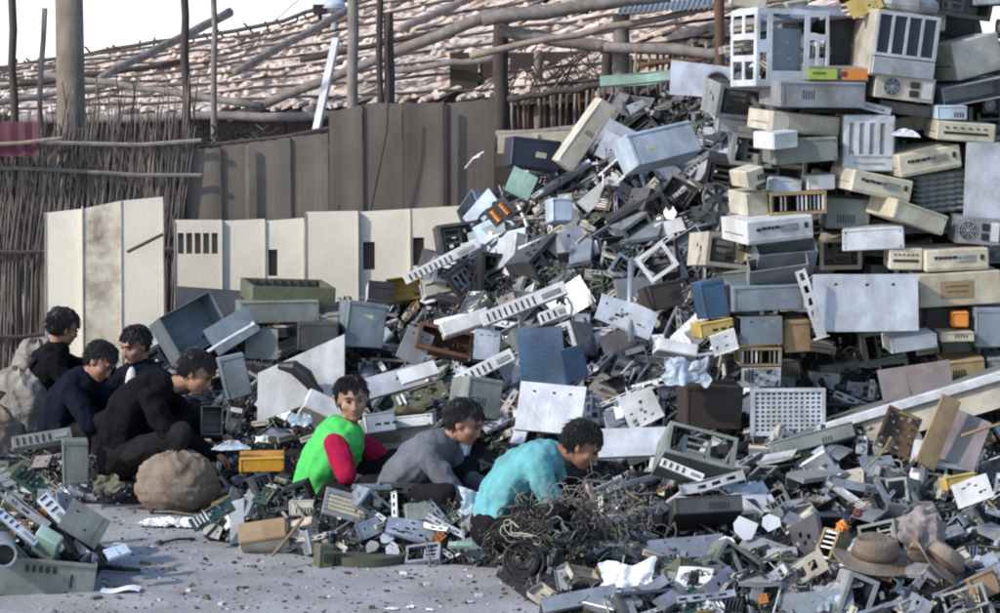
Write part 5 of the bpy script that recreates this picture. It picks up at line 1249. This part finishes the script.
def person(px, py, D, yaw, J, label, mk, cloth, sleeves=1., skin="skin", hair="short", vest=None, hem=.0, scale=1., seated_z=0, collar=None, sleeve_col=None):
    """J: joints in the person's own axes (x forward, y to their left, z up), ground under the hips at the origin"""
    p = at(px, py, D); base = Vector((p.x, D, seated_z))
    root = empty("person", Matrix.Translation(base) @ Matrix.Rotation(R(yaw), 4, 'Z') @ Matrix.Scale(scale, 4)); tag(root, label, "person"); 
    V = {k: [Vector(q) for q in v] if isinstance(v, list) else Vector(v) for k, v in J.items()}
    sp = V["spine"]; hc = V["head"]; HF = frame(J["look"], J["up"]); HM = Matrix.Translation(hc) @ HF
    WID = [(0, .155), (.3, .135), (.6, .165), (.85, .165), (1, .08)]; THK = [(0, .11), (.3, .10), (.6, .115), (.85, .095), (1, .065)]
    b = MB(); torso(b, sp, WID, THK, grow=-.018)
    cap(b, sp[-1], .055, HM @ Vector((-.02, 0, -.07)), .05)
    # skull and face, x forward
    def he(c, r, rot=None): b.ball(HM @ Vector(c), r, 0, 18, 12, HF)
    he((-.012, 0, .03), (.098, .080, .092)); he((.03, 0, -.035), (.066, .063, .073)); he((.058, 0, -.085), (.032, .034, .024)); he((.048, .040, -.022), (.036, .032, .030)); he((.048, -.040, -.022), (.036, .032, .030))
    he((.074, .0, .038), (.022, .052, .016)); he((.098, 0, -.030), (.017, .016, .013)); cap(b, HM @ Vector((.088, 0, .012)), .010, HM @ Vector((.103, 0, -.026)), .012, 8)
    he((.082, 0, -.058), (.015, .026, .010)); he((-.005, .079, -.005), (.020, .010, .030)); he((-.005, -.079, -.005), (.020, .010, .030))
    for s_, S in (("l", 1), ("r", -1)):
        sh, el_, wr = V["sh_" + s_], V["el_" + s_], V["wr_" + s_]
        cap(b, sh, .050, el_, .038); cap(b, el_, .038, wr, .024)
        hd = V.get("hd_" + s_, wr + (wr - el_).normalized() * .09); dh = (hd - wr).normalized(); dn = Vector((0, 0, -1)); lat = dh.cross(dn)
        lat = lat.normalized() if lat.length > .1 else Vector((0, 1, 0)); dn = lat.cross(dh).normalized()
        if dn.z > 0: dn = -dn
        pc = wr + dh * .05; b.ball(pc, (.045, .040, .017), 0, 12, 8, Matrix((dh, lat, dn)).transposed().to_4x4())
        for q in range(4):
            o_ = (q - 1.5) * .0185; L_ = (.036, .042, .040, .031)[q]; a = wr + dh * .082 + lat * o_; m1 = a + (dh * .9 + dn * .45).normalized() * L_; e_ = m1 + (dh * .35 + dn).normalized() * L_ * .9
            cap(b, a - dh * .02, .0092, m1, .0085, 8); cap(b, m1, .0085, e_, .0068, 8)
        a = wr + dh * .03 + lat * (.034 * S); m1 = a + (dh * .6 + lat * (S * .6) + dn * .3).normalized() * .042; cap(b, a, .012, m1, .0095, 8); cap(b, m1, .0095, m1 + (dh + dn * .8).normalized() * .03, .008, 8)
        hp, kn, an = V["hp_" + s_], V["kn_" + s_], V["an_" + s_]
        cap(b, hp, .078, kn, .050); cap(b, kn, .052, an, .034)
        cap(b, an, .035, V["to_" + s_], .028)
    body = obj("body", b, skin, root, True); soft(body, .0075, 3)
    # face parts
    for s_ in (1, -1):
        e = MB(); e.ball(HM @ Vector((.083, s_ * .031, .012)), (.010, .014, .006), 0, 10, 6, HF); obj("eye", e, "eye_dark", root, True)
        e = MB(); e.tube([HM @ Vector((.094, s_ * .016, .034)), HM @ Vector((.093, s_ * .034, .040)), HM @ Vector((.080, s_ * .052, .034))], [.003, .0042, .002], 0, 6); obj("eyebrow", e, "hair", root, True)
    e = MB(); e.ball(HM @ Vector((.091, 0, -.058)), (.008, .022, .0055), 0, 12, 6, HF); obj("lips", e, "lips", root, True)
    # hair: a cap and many short locks
    b = MB(); r = random.Random(int(px)); b.ball(HM @ Vector((-.034, 0, .046)), (.096, .087, .088), 0, 24, 16, HF); b.ball(HM @ Vector((-.055, 0, .0)), (.062, .074, .072), 0, 18, 12, HF)
    long_ = hair != "short"
    for q in range(1500):
        a = r.uniform(0, 2 * math.pi); zc = r.uniform(-.62, 1); rr_ = math.sqrt(max(0, 1 - zc * zc))
        n_ = Vector((math.cos(a) * rr_, math.sin(a) * rr_, zc))
        if n_.x > .2 and n_.z < (.50 if long_ else .36) + .16 * math.sin(9 * n_.y + px): continue
        if abs(n_.y) > .7 and n_.z < -.15 and n_.x > -.2 and not long_: continue
        s0 = Vector((-.020 + n_.x * .100, n_.y * .086, .043 + n_.z * .088 * (1 if zc > 0 else 1.4)))
        away = (n_ - Vector((-.35, 0, .93))); fl = (away - n_ * away.dot(n_)).normalized()          # combed away from the crown, along the scalp
        fl = (fl + Vector((r.gauss(0, .24), r.gauss(0, .24), r.gauss(0, .16) - .08)) + n_ * r.uniform(.0, .65 if r.random() < .18 else .2)).normalized(); L_ = r.uniform(.025, .062)
        m1 = s0 + fl * L_ * .5; P_ = [HM @ s0, HM @ m1, HM @ (m1 + (fl + Vector((0, 0, -.45)) - n_ * .1).normalized() * L_ * .5)]
        b.tube(P_, [.0050, .0042, .0006], 0, 3, False)
    if long_:
        cap(b, HM @ Vector((-.09, 0, -.02)), .045, HM @ Vector((-.12, 0, -.10)), .022)
    obj("hair", b, "hair", root, False)
    # shirt
    b = MB(); torso(b, sp, WID, [(0, .125), (.3, .115), (.6, .12), (.85, .10), (1, .065)], .0, .95, grow=.016)
    for s_ in ("l", "r"):
        sh, el_, wr = V["sh_" + s_], V["el_" + s_], V["wr_" + s_]; cap(b, sh + (sp[-1] - sh) * .35, .060, sh, .066)
        if sleeves > 0:
            k1 = min(1, sleeves * 2); cap(b, sh, .072, sh.lerp(el_, k1), .064)
            if sleeves > .5: cap(b, el_, .062, el_.lerp(wr, min(1, (sleeves - .5) * 2)), .048)
    top = obj("shirt", b, sleeve_col or cloth, root, True); soft(top, .010, 2, disp=.024 if vest else .045, dsc=.11)
    if vest:
        b = MB(); torso(b, sp, WID, THK, .0, .93, grow=.048); 
        for s_ in ("l", "r"): sh = V["sh_" + s_]; cap(b, sh + (sp[-1] - sh) * .6, .078, sh + (sp[-1] - sh) * .25, .080)
        vo_ = obj("vest", b, vest, root, True); soft(vo_, .010, 2, disp=.03, dsc=.11)
    if collar:
        b = MB(); b.ring((0, 0, 0), .062, .013, 'Z', 0, 20, 6); d = (sp[-1] - sp[-2]).normalized(); Mq = Matrix.Translation(sp[-1] - d * .015) @ frame(d.orthogonal(), d); b.v = [tuple(Mq @ Vector(q)) for q in b.v]
        obj("collar", b, collar, root, True)
    # trousers and shoes
    b = MB(); ell(b, sp[0], (.15, .185, .14))
    for s_ in ("l", "r"):
        hp, kn, an = V["hp_" + s_], V["kn_" + s_], V["an_" + s_]; cap(b, hp, .098, kn, .068); cap(b, kn, .068, an, .05)
    o = obj("trousers", b, "trousers", root, True); soft(o, .012, 2, disp=.028, dsc=.08)
    for s_ in ("l", "r"):
        an, to = V["an_" + s_], V["to_" + s_]; b = MB(); cap(b, an + Vector((-.02, 0, -.03)), .042, to + Vector((.01, 0, -.0)), .036); o = obj("shoe", b, "black", root, True); soft(o, .010, 2)
    mark(root.matrix_basis @ hc, mk)
    return root
def pose(hz, sp, head, look, up, shx=0, el=((.36, .27, .38), (.36, -.27, .38)), wr=((.58, .14, .26), (.58, -.14, .26)), kn=((.36, .22, .44), (.36, -.22, .44)), an=((.30, .20, .08), (.30, -.20, .08)), shw=.175):
    s_ = Vector(sp[-1]); d = (Vector(sp[-1]) - Vector(sp[-2])).normalized()
    J = dict(spine=[tuple(q) for q in sp], head=head, look=look, up=up)
    J["spine"] = list(sp)
    for n_, S, i in (("l", 1, 0), ("r", -1, 1)):
        J["sh_" + n_] = (s_.x - d.x * .07 + shx, S * shw, s_.z - d.z * .07 - .01)
        J["el_" + n_] = el[i]; J["wr_" + n_] = wr[i]; J["hp_" + n_] = (.02, S * .095, hz); J["kn_" + n_] = kn[i]; J["an_" + n_] = an[i]; J["to_" + n_] = (an[i][0] + .14, an[i][1], .035)
    return J
# teal shirt, bent forward to the right
person(497, 538, 15.45, -8, pose(.20, [(0, 0, .22), (.02, 0, .36), (.14, 0, .52), (.30, 0, .62)], (.455, 0, .665), (.82, 0, -.58), (.6, 0, .8),
    el=((.30, .25, .36), (.34, -.22, .34)), wr=((.50, .16, .28), (.52, -.12, .26)), kn=((.38, .24, .40), (.38, -.26, .36))),
    "person in a light teal shirt bent over the cable heap", "teal shirt worker", "cloth_teal", .42, collar="cloth_teal")
# grey shirt
person(392, 500, 16.2, -14, pose(.20, [(0, 0, .20), (.06, 0, .33), (.18, 0, .46), (.31, 0, .565)], (.42, 0, .67), (.9, -.05, -.42), (.42, 0, .9),
    el=((.33, .25, .34), (.42, -.22, .30)), wr=((.55, .14, .26), (.58, -.10, .20)), kn=((.38, .24, .38), (.38, -.26, .32))),
    "person in a grey shirt leaning forward, beside the one in the teal shirt", "grey shirt worker", "cloth_grey", .95, collar="cloth_grey")
# woman in green vest, turned to look back at the camera
person(318, 490, 16.5, -8, pose(.18, [(0, 0, .18), (.02, 0, .31), (.10, 0, .45), (.17, 0, .585)], (.205, -.015, .745), (.30, -.95, -.12), (-.05, -.1, 1),
    el=((.34, .22, .36), (.22, -.24, .34)), wr=((.46, .10, .30), (.42, -.10, .26)), kn=((.40, .22, .36), (.38, -.24, .30)), shw=.165),
    "person in a bright green vest over a crimson top, turned to face the camera", "green vest", "cloth_red", .45, "skin_light", "long", vest="cloth_green")
# dark group at the left
person(122, 470, 17.4, -6, pose(.24, [(0, 0, .24), (.0, 0, .40), (.10, 0, .58), (.28, 0, .66)], (.45, 0, .745), (.85, -.1, -.55), (.5, 0, .87),
    el=((.30, .27, .46), (.34, -.26, .42)), wr=((.54, .18, .36), (.56, -.14, .30)), kn=((.42, .26, .46), (.42, -.28, .44)), shw=.19),
    "large hunched person in black with head bowed, beside the full tan sack", "black jacket worker", "cloth_black", 1., scale=1.03)
person(58, 440, 18.0, -10, pose(.22, [(0, 0, .24), (.02, 0, .40), (.10, 0, .56), (.20, 0, .66)], (.29, 0, .77), (.75, -.25, -.6), (.6, 0, .8),
    el=((.30, .25, .42), (.30, -.25, .40)), wr=((.50, .16, .32), (.50, -.12, .30)), kn=((.40, .24, .44), (.40, -.24, .44))),
    "person in dark navy with head bowed, between two others in black", "navy jacket man", "cloth_navy", 1., scale=.97)
person(40, 420, 18.6, 8, pose(.26, [(0, 0, .28), (-.02, 0, .44), (.04, 0, .62), (.12, 0, .76)], (.165, 0, .90), (.85, .35, -.35), (.35, 0, .93),
    el=((.34, .20, .58), (.28, -.27, .48)), wr=((.58, .10, .52), (.50, -.16, .42)), kn=((.40, .24, .46), (.40, -.24, .46)), shw=.19),
    "person in a black jacket seated by the pale sacks, arm stretched to the right", "man in black", "cloth_black", 1., scale=.97)
person(150, 420, 18.65, -128, pose(.22, [(0, 0, .24), (.0, 0, .38), (.04, 0, .54), (.08, 0, .66)], (.13, 0, .81), (.9, -.12, -.3), (.3, 0, .95),
    el=((.24, .24, .42), (.24, -.24, .42)), wr=((.44, .12, .34), (.44, -.12, .34))),
    "young person facing the camera in a dark jacket over a white shirt", "boy facing camera", "cloth_navy", 1., "skin_light", collar="cloth_white", scale=.95)
# white shirt front of the facing boy
kid = [o for o in bpy.data.objects if o.name.startswith("person") and o.get("label", "").startswith("young")][0]
c = MB(); c.ball((.165, 0, .50), (.05, .05, .17), 0, 14, 10); obj("shirt_front", c, "cloth_white", kid, True)
# ---------------------------------------------------------------- scattered scrap: a few prototypes of each kind, copied
PROTO = {}
def proto(key, kind, fn, n_, dims, **kw):
    L = []
    for i in range(n_):
        r = random.Random(hash_(key) + i); w_, d, h = dims(r)
        P = [p for p in fn(w_, d, h, r, **kw) if p[1].v]
        L.append(([(nm, mb.mesh(nm, ms), pi) for nm, mb, ms, pi in P], w_, d, h))
    PROTO[key] = (kind, L)
def hash_(s): return sum((i + 1) * ord(c) for i, c in enumerate(s))
U = lambda a, b_: (lambda r: r.uniform(a, b_))
def dm(w_, d, h): return lambda r: (r.uniform(*w_), r.uniform(*d), r.uniform(*h))
proto("board", "circuit_board", b_board, 6, dm((.12, .26), (.01, .02), (.08, .17)))
proto("drive", "disk_drive", b_drive, 4, dm((.10, .15), (.13, .2), (.03, .045)))
proto("psu", "power_supply", b_psu, 3, dm((.14, .16), (.13, .15), (.08, .09)))
proto("bracket", "metal_bracket", b_bracket, 7, dm((.14, .38), (.015, .04), (.02, .05)))
proto("strip", "plastic_strip", b_trim, 5, dm((.16, .36), (.015, .04), (.03, .05)))
proto("shard", "plastic_piece", b_shard, 7, dm((.08, .2), (.01, .02), (.06, .15)))
proto("plate", "metal_plate", b_panel, 6, dm((.12, .3), (.003, .006), (.08, .2)))
proto("cover", "metal_cover", b_cover, 5, dm((.16, .34), (.06, .14), (.08, .2)))
proto("open", "open_chassis", b_open, 4, dm((.2, .36), (.15, .25), (.12, .18)))
proto("plain", "computer_case", b_plain, 5, dm((.18, .34), (.14, .22), (.06, .12)))
proto("cable", "cable_coil", b_cable, 6, dm((.12, .26), (.004, .008), (0, 0)))
proto("ribbon", "ribbon_cable", b_ribbon, 3, dm((.25, .4), (.01, .01), (.03, .05)))
proto("fan", "cooling_fan", b_fan, 2, dm((.08, .11), (.025, .03), (.1, .1)))
proto("sink", "heat_sink", b_vents, 3, dm((.06, .12), (.03, .05), (.05, .09)))
proto("coil", "wound_coil", b_coil, 2, dm((.07, .1), (.04, .05), (.06, .09)))
proto("rod", "metal_rod", b_rod, 4, dm((.2, .55), (.005, .010), (.01, .01)))
proto("cage", "card_cage", b_cardcage, 2, dm((.18, .26), (.1, .14), (.08, .1)))
proto("tray", "shallow_tray", b_tray, 4, dm((.16, .32), (.04, .08), (.10, .2)))
COLN = {"green_board": "green", "brown_board": "brown", "steel": "steel grey", "dark_steel": "dark grey", "white": "white", "white_metal": "silvery white", "grey": "grey", "beige": "beige", "cream": "cream",
        "black": "black", "blue": "blue", "teal": "teal", "tan": "tan", "olive": "olive", "greengrey": "grey-green", "bluegrey": "blue-grey", "rust": "rusty brown", "wire": "black", "wire_grey": "grey", "red": "dark red",
        "yellow": "dull yellow", "mint": "mint green", "light_blue": "pale blue", "copper": "copper", "mauve": "mauve", "brown_dark": "dark brown"}
MIX = {  # kind: (weight, colours)
 "board": (12, ["green_board", "green_board", "brown_board", "green_board", "olive"]), "drive": (10, ["steel", "steel", "dark_steel", "white_metal", "beige"]), "psu": (4, ["steel", "grey", "dark_steel"]),
 "bracket": (15, ["steel", "white_metal", "dark_steel", "grey", "steel", "white"]), "strip": (6, ["white", "grey", "dark_steel", "steel", "beige"]), "shard": (9, ["white", "cream", "steel", "grey", "black", "white_metal", "dark_steel", "light_blue"]),
 "plate": (10, ["steel", "white_metal", "grey", "greengrey", "dark_steel", "dark_steel", "mauve"]), "cover": (8, ["steel", "white_metal", "grey", "beige", "bluegrey", "white", "light_blue"]), "open": (6, ["steel", "dark_steel", "greengrey", "grey", "black"]),
 "plain": (6, ["grey", "steel", "dark_steel", "beige", "white_metal", "bluegrey", "dark_steel", "black"]), "cable": (10, ["wire", "wire", "wire_grey", "rust", "greengrey"]), "ribbon": (3, ["grey", "wire_grey", "beige"]),
 "fan": (3, ["black", "dark_steel"]), "sink": (4, ["steel", "dark_steel", "black"]), "coil": (3, ["copper", "rust"]), "rod": (7, ["steel", "wire_grey", "rust", "white_metal"]), "cage": (2, ["tan", "steel"]), "tray": (5, ["grey", "steel", "beige", "greengrey", "black"])}
ADJ = ["", "", ""]
PLACED = []
def copy_proto(key, M, col, r):
    kind, L = PROTO[key]; parts, w_, d, h = r.choice(L)
    if len(parts) == 1:
        o = bpy.data.objects.new(kind, parts[0][1]); COL.objects.link(o); o.matrix_basis = M; root = o; first = o
    else:
        root = bpy.data.objects.new(kind, None); root.empty_display_size = .05; COL.objects.link(root); root.matrix_basis = M; made = []
        for nm, me, pi in parts:
            c = bpy.data.objects.new(nm, me); COL.objects.link(c); c.parent = root if pi is None else made[pi]; made.append(c)
        first = made[0]
    first.material_slots[0].link = 'OBJECT'; first.material_slots[0].material = MATS[col]
    return root
def scatter(n_, x0, x1, y0, y1, seed, size=1., bias=None, mix=None, sink=.3, sx=1., lift=0., test=None, flat=.5):
    r = random.Random(seed); keys = list((mix or MIX).keys()); ws = [(mix or MIX)[k][0] for k in keys]
    # stratified over the view of that stretch of the heap, jittered
    nx = max(1, int(math.sqrt(n_ * (x1 - x0) / (y1 - y0)))); ny = max(1, int(n_ / nx)); done = 0
    for i in range(nx):
        for j in range(ny):
            px = x0 + (i + r.random()) * (x1 - x0) / nx; py = y0 + (j + r.random()) * (y1 - y0) / ny
            if test and not test(px, py): continue
            if any(abs(px - a) < c * .72 and abs(py - b_) < d * .8 for a, b_, c, d in HBOX) and r.random() < .85: continue
            p = hit(px, py)
            if p is None or HT(p.x, p.y) < .04: continue
            k = r.choices(keys, ws)[0]; col = r.choice((mix or MIX)[k][1]); s_ = size * r.uniform(.75, 1.2)
            nn_ = nrm(p.x, p.y); nn_ = (nn_ + Vector((r.gauss(0, .35), r.gauss(0, .35) - flat, r.gauss(0, .2)))).normalized()
            # the thing's flat face (-y) looks along nn_
            q = (-nn_).to_track_quat('Y', 'Z').to_matrix().to_4x4()
            a = r.uniform(0, 360) if bias is None or r.random() < .3 else r.gauss(bias, 22)
            if k in ("drive", "psu", "plain", "open", "cage", "fan") and r.random() < .6:
                q = orient(r.uniform(-35, 45), r.uniform(-35, 10), 0)
            M = Matrix.Translation(p + nn_ * (.05 * s_ + lift)) @ q @ Matrix.Rotation(R(a), 4, 'Y') @ Matrix.Scale(s_, 4)
            o = copy_proto(k, M, col, r); PLACED.append((o, k, col, p)); done += 1
    return done
WM = dict(MIX)
# main slope
PM = {k: (w_ * (2.2 if k in ('plain', 'drive', 'cover', 'psu', 'open', 'tray') else .8), c) for k, (w_, c) in MIX.items()}
scatter(390, 395, 765, 78, 440, 11, 1.05, -32, mix=PM, test=lambda x, y: y > 60 + (x < 720) * max(0, (720 - x)) * .22 and y > 285 - (x - 395) * 1.15, lift=.02)
scatter(150, 420, 740, 160, 430, 12, .75, -35, lift=.06, mix={k: v for k, v in MIX.items() if k in ("bracket", "rod", "strip", "cable", "drive", "board", "shard")})
FL = {k: (w_, c) for k, w_, c in (("plate", 5, ["steel", "dark_steel", "grey", "bluegrey", "white_metal"]), ("cover", 5, ["steel", "dark_steel", "bluegrey", "grey"]), ("tray", 4, ["dark_steel", "steel", "grey", "black"]), ("bracket", 5, ["steel", "dark_steel", "white_metal"]), ("drive", 4, ["steel", "dark_steel"]), ("open", 3, ["dark_steel", "steel"]), ("rod", 3, ["steel", "dark_steel"]))}
scatter(110, 400, 745, 110, 440, 31, 1.05, -34, mix=FL, lift=.05, test=lambda x, y: y > 300 - (x - 395) * 1.1, flat=.35)
scatter(70, 640, 1040, 450, 615, 32, .95, -20, mix=FL, lift=.03, flat=.15)
scatter(34, 190, 490, 478, 575, 33, .85, None, mix=FL, lift=.03, flat=.1)
scatter(16, -20, 90, 470, 560, 34, .9, 35, mix=FL, lift=.03, flat=.1)
# crest
scatter(46, 495, 770, 60, 150, 13, 1.0, -25, lift=.03, test=lambda x, y: y > 165 - (x - 495) * .45)
# low heap behind the workers
scatter(130, 165, 520, 300, 450, 14, 1.0, -15, mix=PM, lift=.02)
# gaps of the stack
SM = {"plain": (6, ["grey", "beige", "dark_steel", "greengrey", "black", "bluegrey"]), "drive": (5, ["steel", "beige", "dark_steel"]), "open": (4, ["dark_steel", "steel"]), "bracket": (4, ["steel", "white_metal", "dark_steel"]), "board": (3, ["green_board", "brown_board"]), "cable": (4, ["wire", "wire_grey"]), "plate": (3, ["grey", "steel", "tan"]), "psu": (2, ["steel", "grey"])}
scatter(110, 735, 1050, -10, 430, 15, 1.05, 0, SM, lift=-.02)
# spread in front
scatter(210, 600, 1060, 440, 625, 16, .88, None, mix=PM, lift=.015, flat=.1)
scatter(110, 520, 1060, 470, 640, 17, .55, None, lift=.05, flat=.1)
scatter(100, 490, 650, 485, 640, 18, .55, None, lift=.02, flat=.1)
scatter(170, 185, 500, 470, 585, 19, .6, None, lift=.02, flat=.1)
scatter(36, -40, 85, 460, 560, 20, .65, 35, lift=.02, flat=.1)
scatter(50, -40, 260, 420, 500, 21, .6, None, lift=.02, flat=.1)
# cases filling the depth of the stack between the front ones
rS = random.Random(77)
for i in range(8):
    for j in range(18):
        px = 742 + i * 44 + rS.uniform(-12, 12); py = 0 + j * 25 + rS.uniform(-5, 5); D = 17.62 + rS.uniform(0, .12) - (py / 430) * .15
        p = at(px, py, D)
        if p.z < .1: continue
        k = rS.choice(["plain", "plain", "drive", "open", "psu"]); o = copy_proto(k, Matrix.Translation(p) @ orient(rS.uniform(-12, 22), rS.uniform(-8, 8), rS.uniform(-12, 12)) @ Matrix.Scale(1.15, 4), (c_ := rS.choice(["grey", "beige", "dark_steel", "steel", "greengrey", "black"])), rS)
        PLACED.append((o, k, c_, p))
for o, p in CAB: PLACED.append((o, "tangle", o.data.materials[0].name, p))

# labels that single each piece out: look, then rank and side of the closest well-known piece
NOUN = {"board": "circuit board", "drive": "disk drive", "psu": "power supply", "bracket": "slotted metal bracket", "strip": "ribbed plastic strip", "shard": "broken plastic piece", "plate": "bent metal plate", "cover": "folded metal cover",
        "open": "open case frame", "plain": "closed metal case", "cable": "coiled cable", "ribbon": "ribbon cable", "fan": "cooling fan", "sink": "finned heat sink", "coil": "wound coil", "rod": "thin metal rod", "cage": "card cage", "tray": "shallow tray", "tangle": "tangled cable"}
GRP = {k: v + "s in the scrap heap" for k, v in NOUN.items()}
ORD = ["nearest", "second nearest", "third nearest", "fourth nearest", "fifth nearest", "sixth nearest", "seventh nearest", "eighth nearest", "ninth nearest", "tenth nearest", "eleventh nearest", "twelfth nearest"]
bins = {}
for o, k, col, p in PLACED:
    x, y = to_px(p); lx, ly, ph = min(LAND, key=lambda L: (L[0] - x) ** 2 + (L[1] - y) ** 2)
    dx, dy = x - lx, y - ly
    side = ("right of" if dx > 0 else "left of") if abs(dx) > abs(dy) else ("below" if dy > 0 else "above")
    bins.setdefault((k, COLN.get(col, col), side, ph), []).append((dx * dx + dy * dy, o, k))
for (k, cn, side, ph), L in bins.items():
    L.sort(key=lambda t: t[0])
    for i, (_, o, kk_) in enumerate(L):
        nz_ = NOUN[k]; s_ = f"{cn} {nz_} {side} the {ph}"
        if len(L) > 1: s_ = f"{cn} {nz_}, {ORD[min(i, 11)]} {side} the {ph}"
        tag(o, s_, nz_, GRP[k])
# fine fragments nobody could count, filling the gaps of the heap
def fragments(name, n_, regions, mats, seed, label, smin=.012, smax=.05):
    r = random.Random(seed); b = MB()
    while n_ > 0:
        x0, x1, y0, y1 = r.choice(regions); px, py = r.uniform(x0, x1), r.uniform(y0, y1); p = hit(px, py); n_ -= 1
        if p is None or HT(p.x, p.y) < .02: continue
        s_ = r.uniform(smin, smax); t = r.random(); mi = r.choices(range(len(mats)), [6, 4, 1.2, 1.6, 1.0][:len(mats)])[0]
        c = p + Vector((0, -.01, .012)); e = (r.uniform(0, 360), r.uniform(0, 360), r.uniform(0, 360))
        if t < .45: b.box(c, (s_ * 1.4, s_ * .8, .004), mi, e)
        elif t < .7: b.box(c, (s_ * 2.4, s_ * .2, s_ * .15), mi, e)
        elif t < .85: b.box(c, (s_, s_ * .6, s_ * .5), mi, e)
        else:
            d = Vector((r.gauss(0, 1), r.gauss(0, 1), r.gauss(0, .6))).normalized() * s_ * 1.6; b.tube([c - d, c + Vector((0, 0, s_ * .5)), c + d], .003, mi, 4, False)
    tag(obj(name, b, mats), label, name.replace("_", " "), kind="stuff")
FM = ["frag_dark", "frag_mid", "frag_light", "frag_brown", "frag_green"]
fragments("scrap_fragments", 9000, [(390, 760, 70, 440), (500, 760, 60, 300), (165, 520, 290, 450)], FM, 5, "small mixed bits of broken parts filling the gaps of the big pile", .012, .05)
fragments("scrap_crumbs", 8500, [(480, 1060, 430, 640), (600, 1060, 440, 640), (180, 500, 470, 585), (-50, 100, 460, 560), (0, 260, 415, 500)], FM, 6, "small mixed bits of broken parts strewn between the pieces of the front heap", .010, .035)
fragments("scrap_gravel", 3000, [(735, 1060, -20, 440)], FM, 8, "small mixed bits of broken parts wedged between the stacked cases", .015, .05)

b = MB(); r = random.Random(99)
for k in range(1500):
    px, py = r.uniform(40, 560), r.uniform(482, 640)
    t_ = (0 - CAMH); p = at(px, py, 15.); k0 = at(px, py, 15.) - Vector((0, 0, CAMH)); p = Vector((0, 0, CAMH)) + k0 * (-CAMH / k0.z)
    if HT(p.x, p.y) > .03: continue
    s_ = r.uniform(.003, .011) if r.random() < .93 else r.uniform(.012, .025); b.box((p.x, p.y, s_ * .3), (s_ * r.uniform(1, 2.5), s_, s_ * .6), r.choice((0, 0, 1, 2, 3)), (0, 0, r.uniform(0, 180)))
tag(obj("ground_grit", b, ["frag_dark", "frag_mid", "frag_light", "frag_brown"]), "fine grit and crumbs strewn over the bare concrete", "grit", kind="stuff")
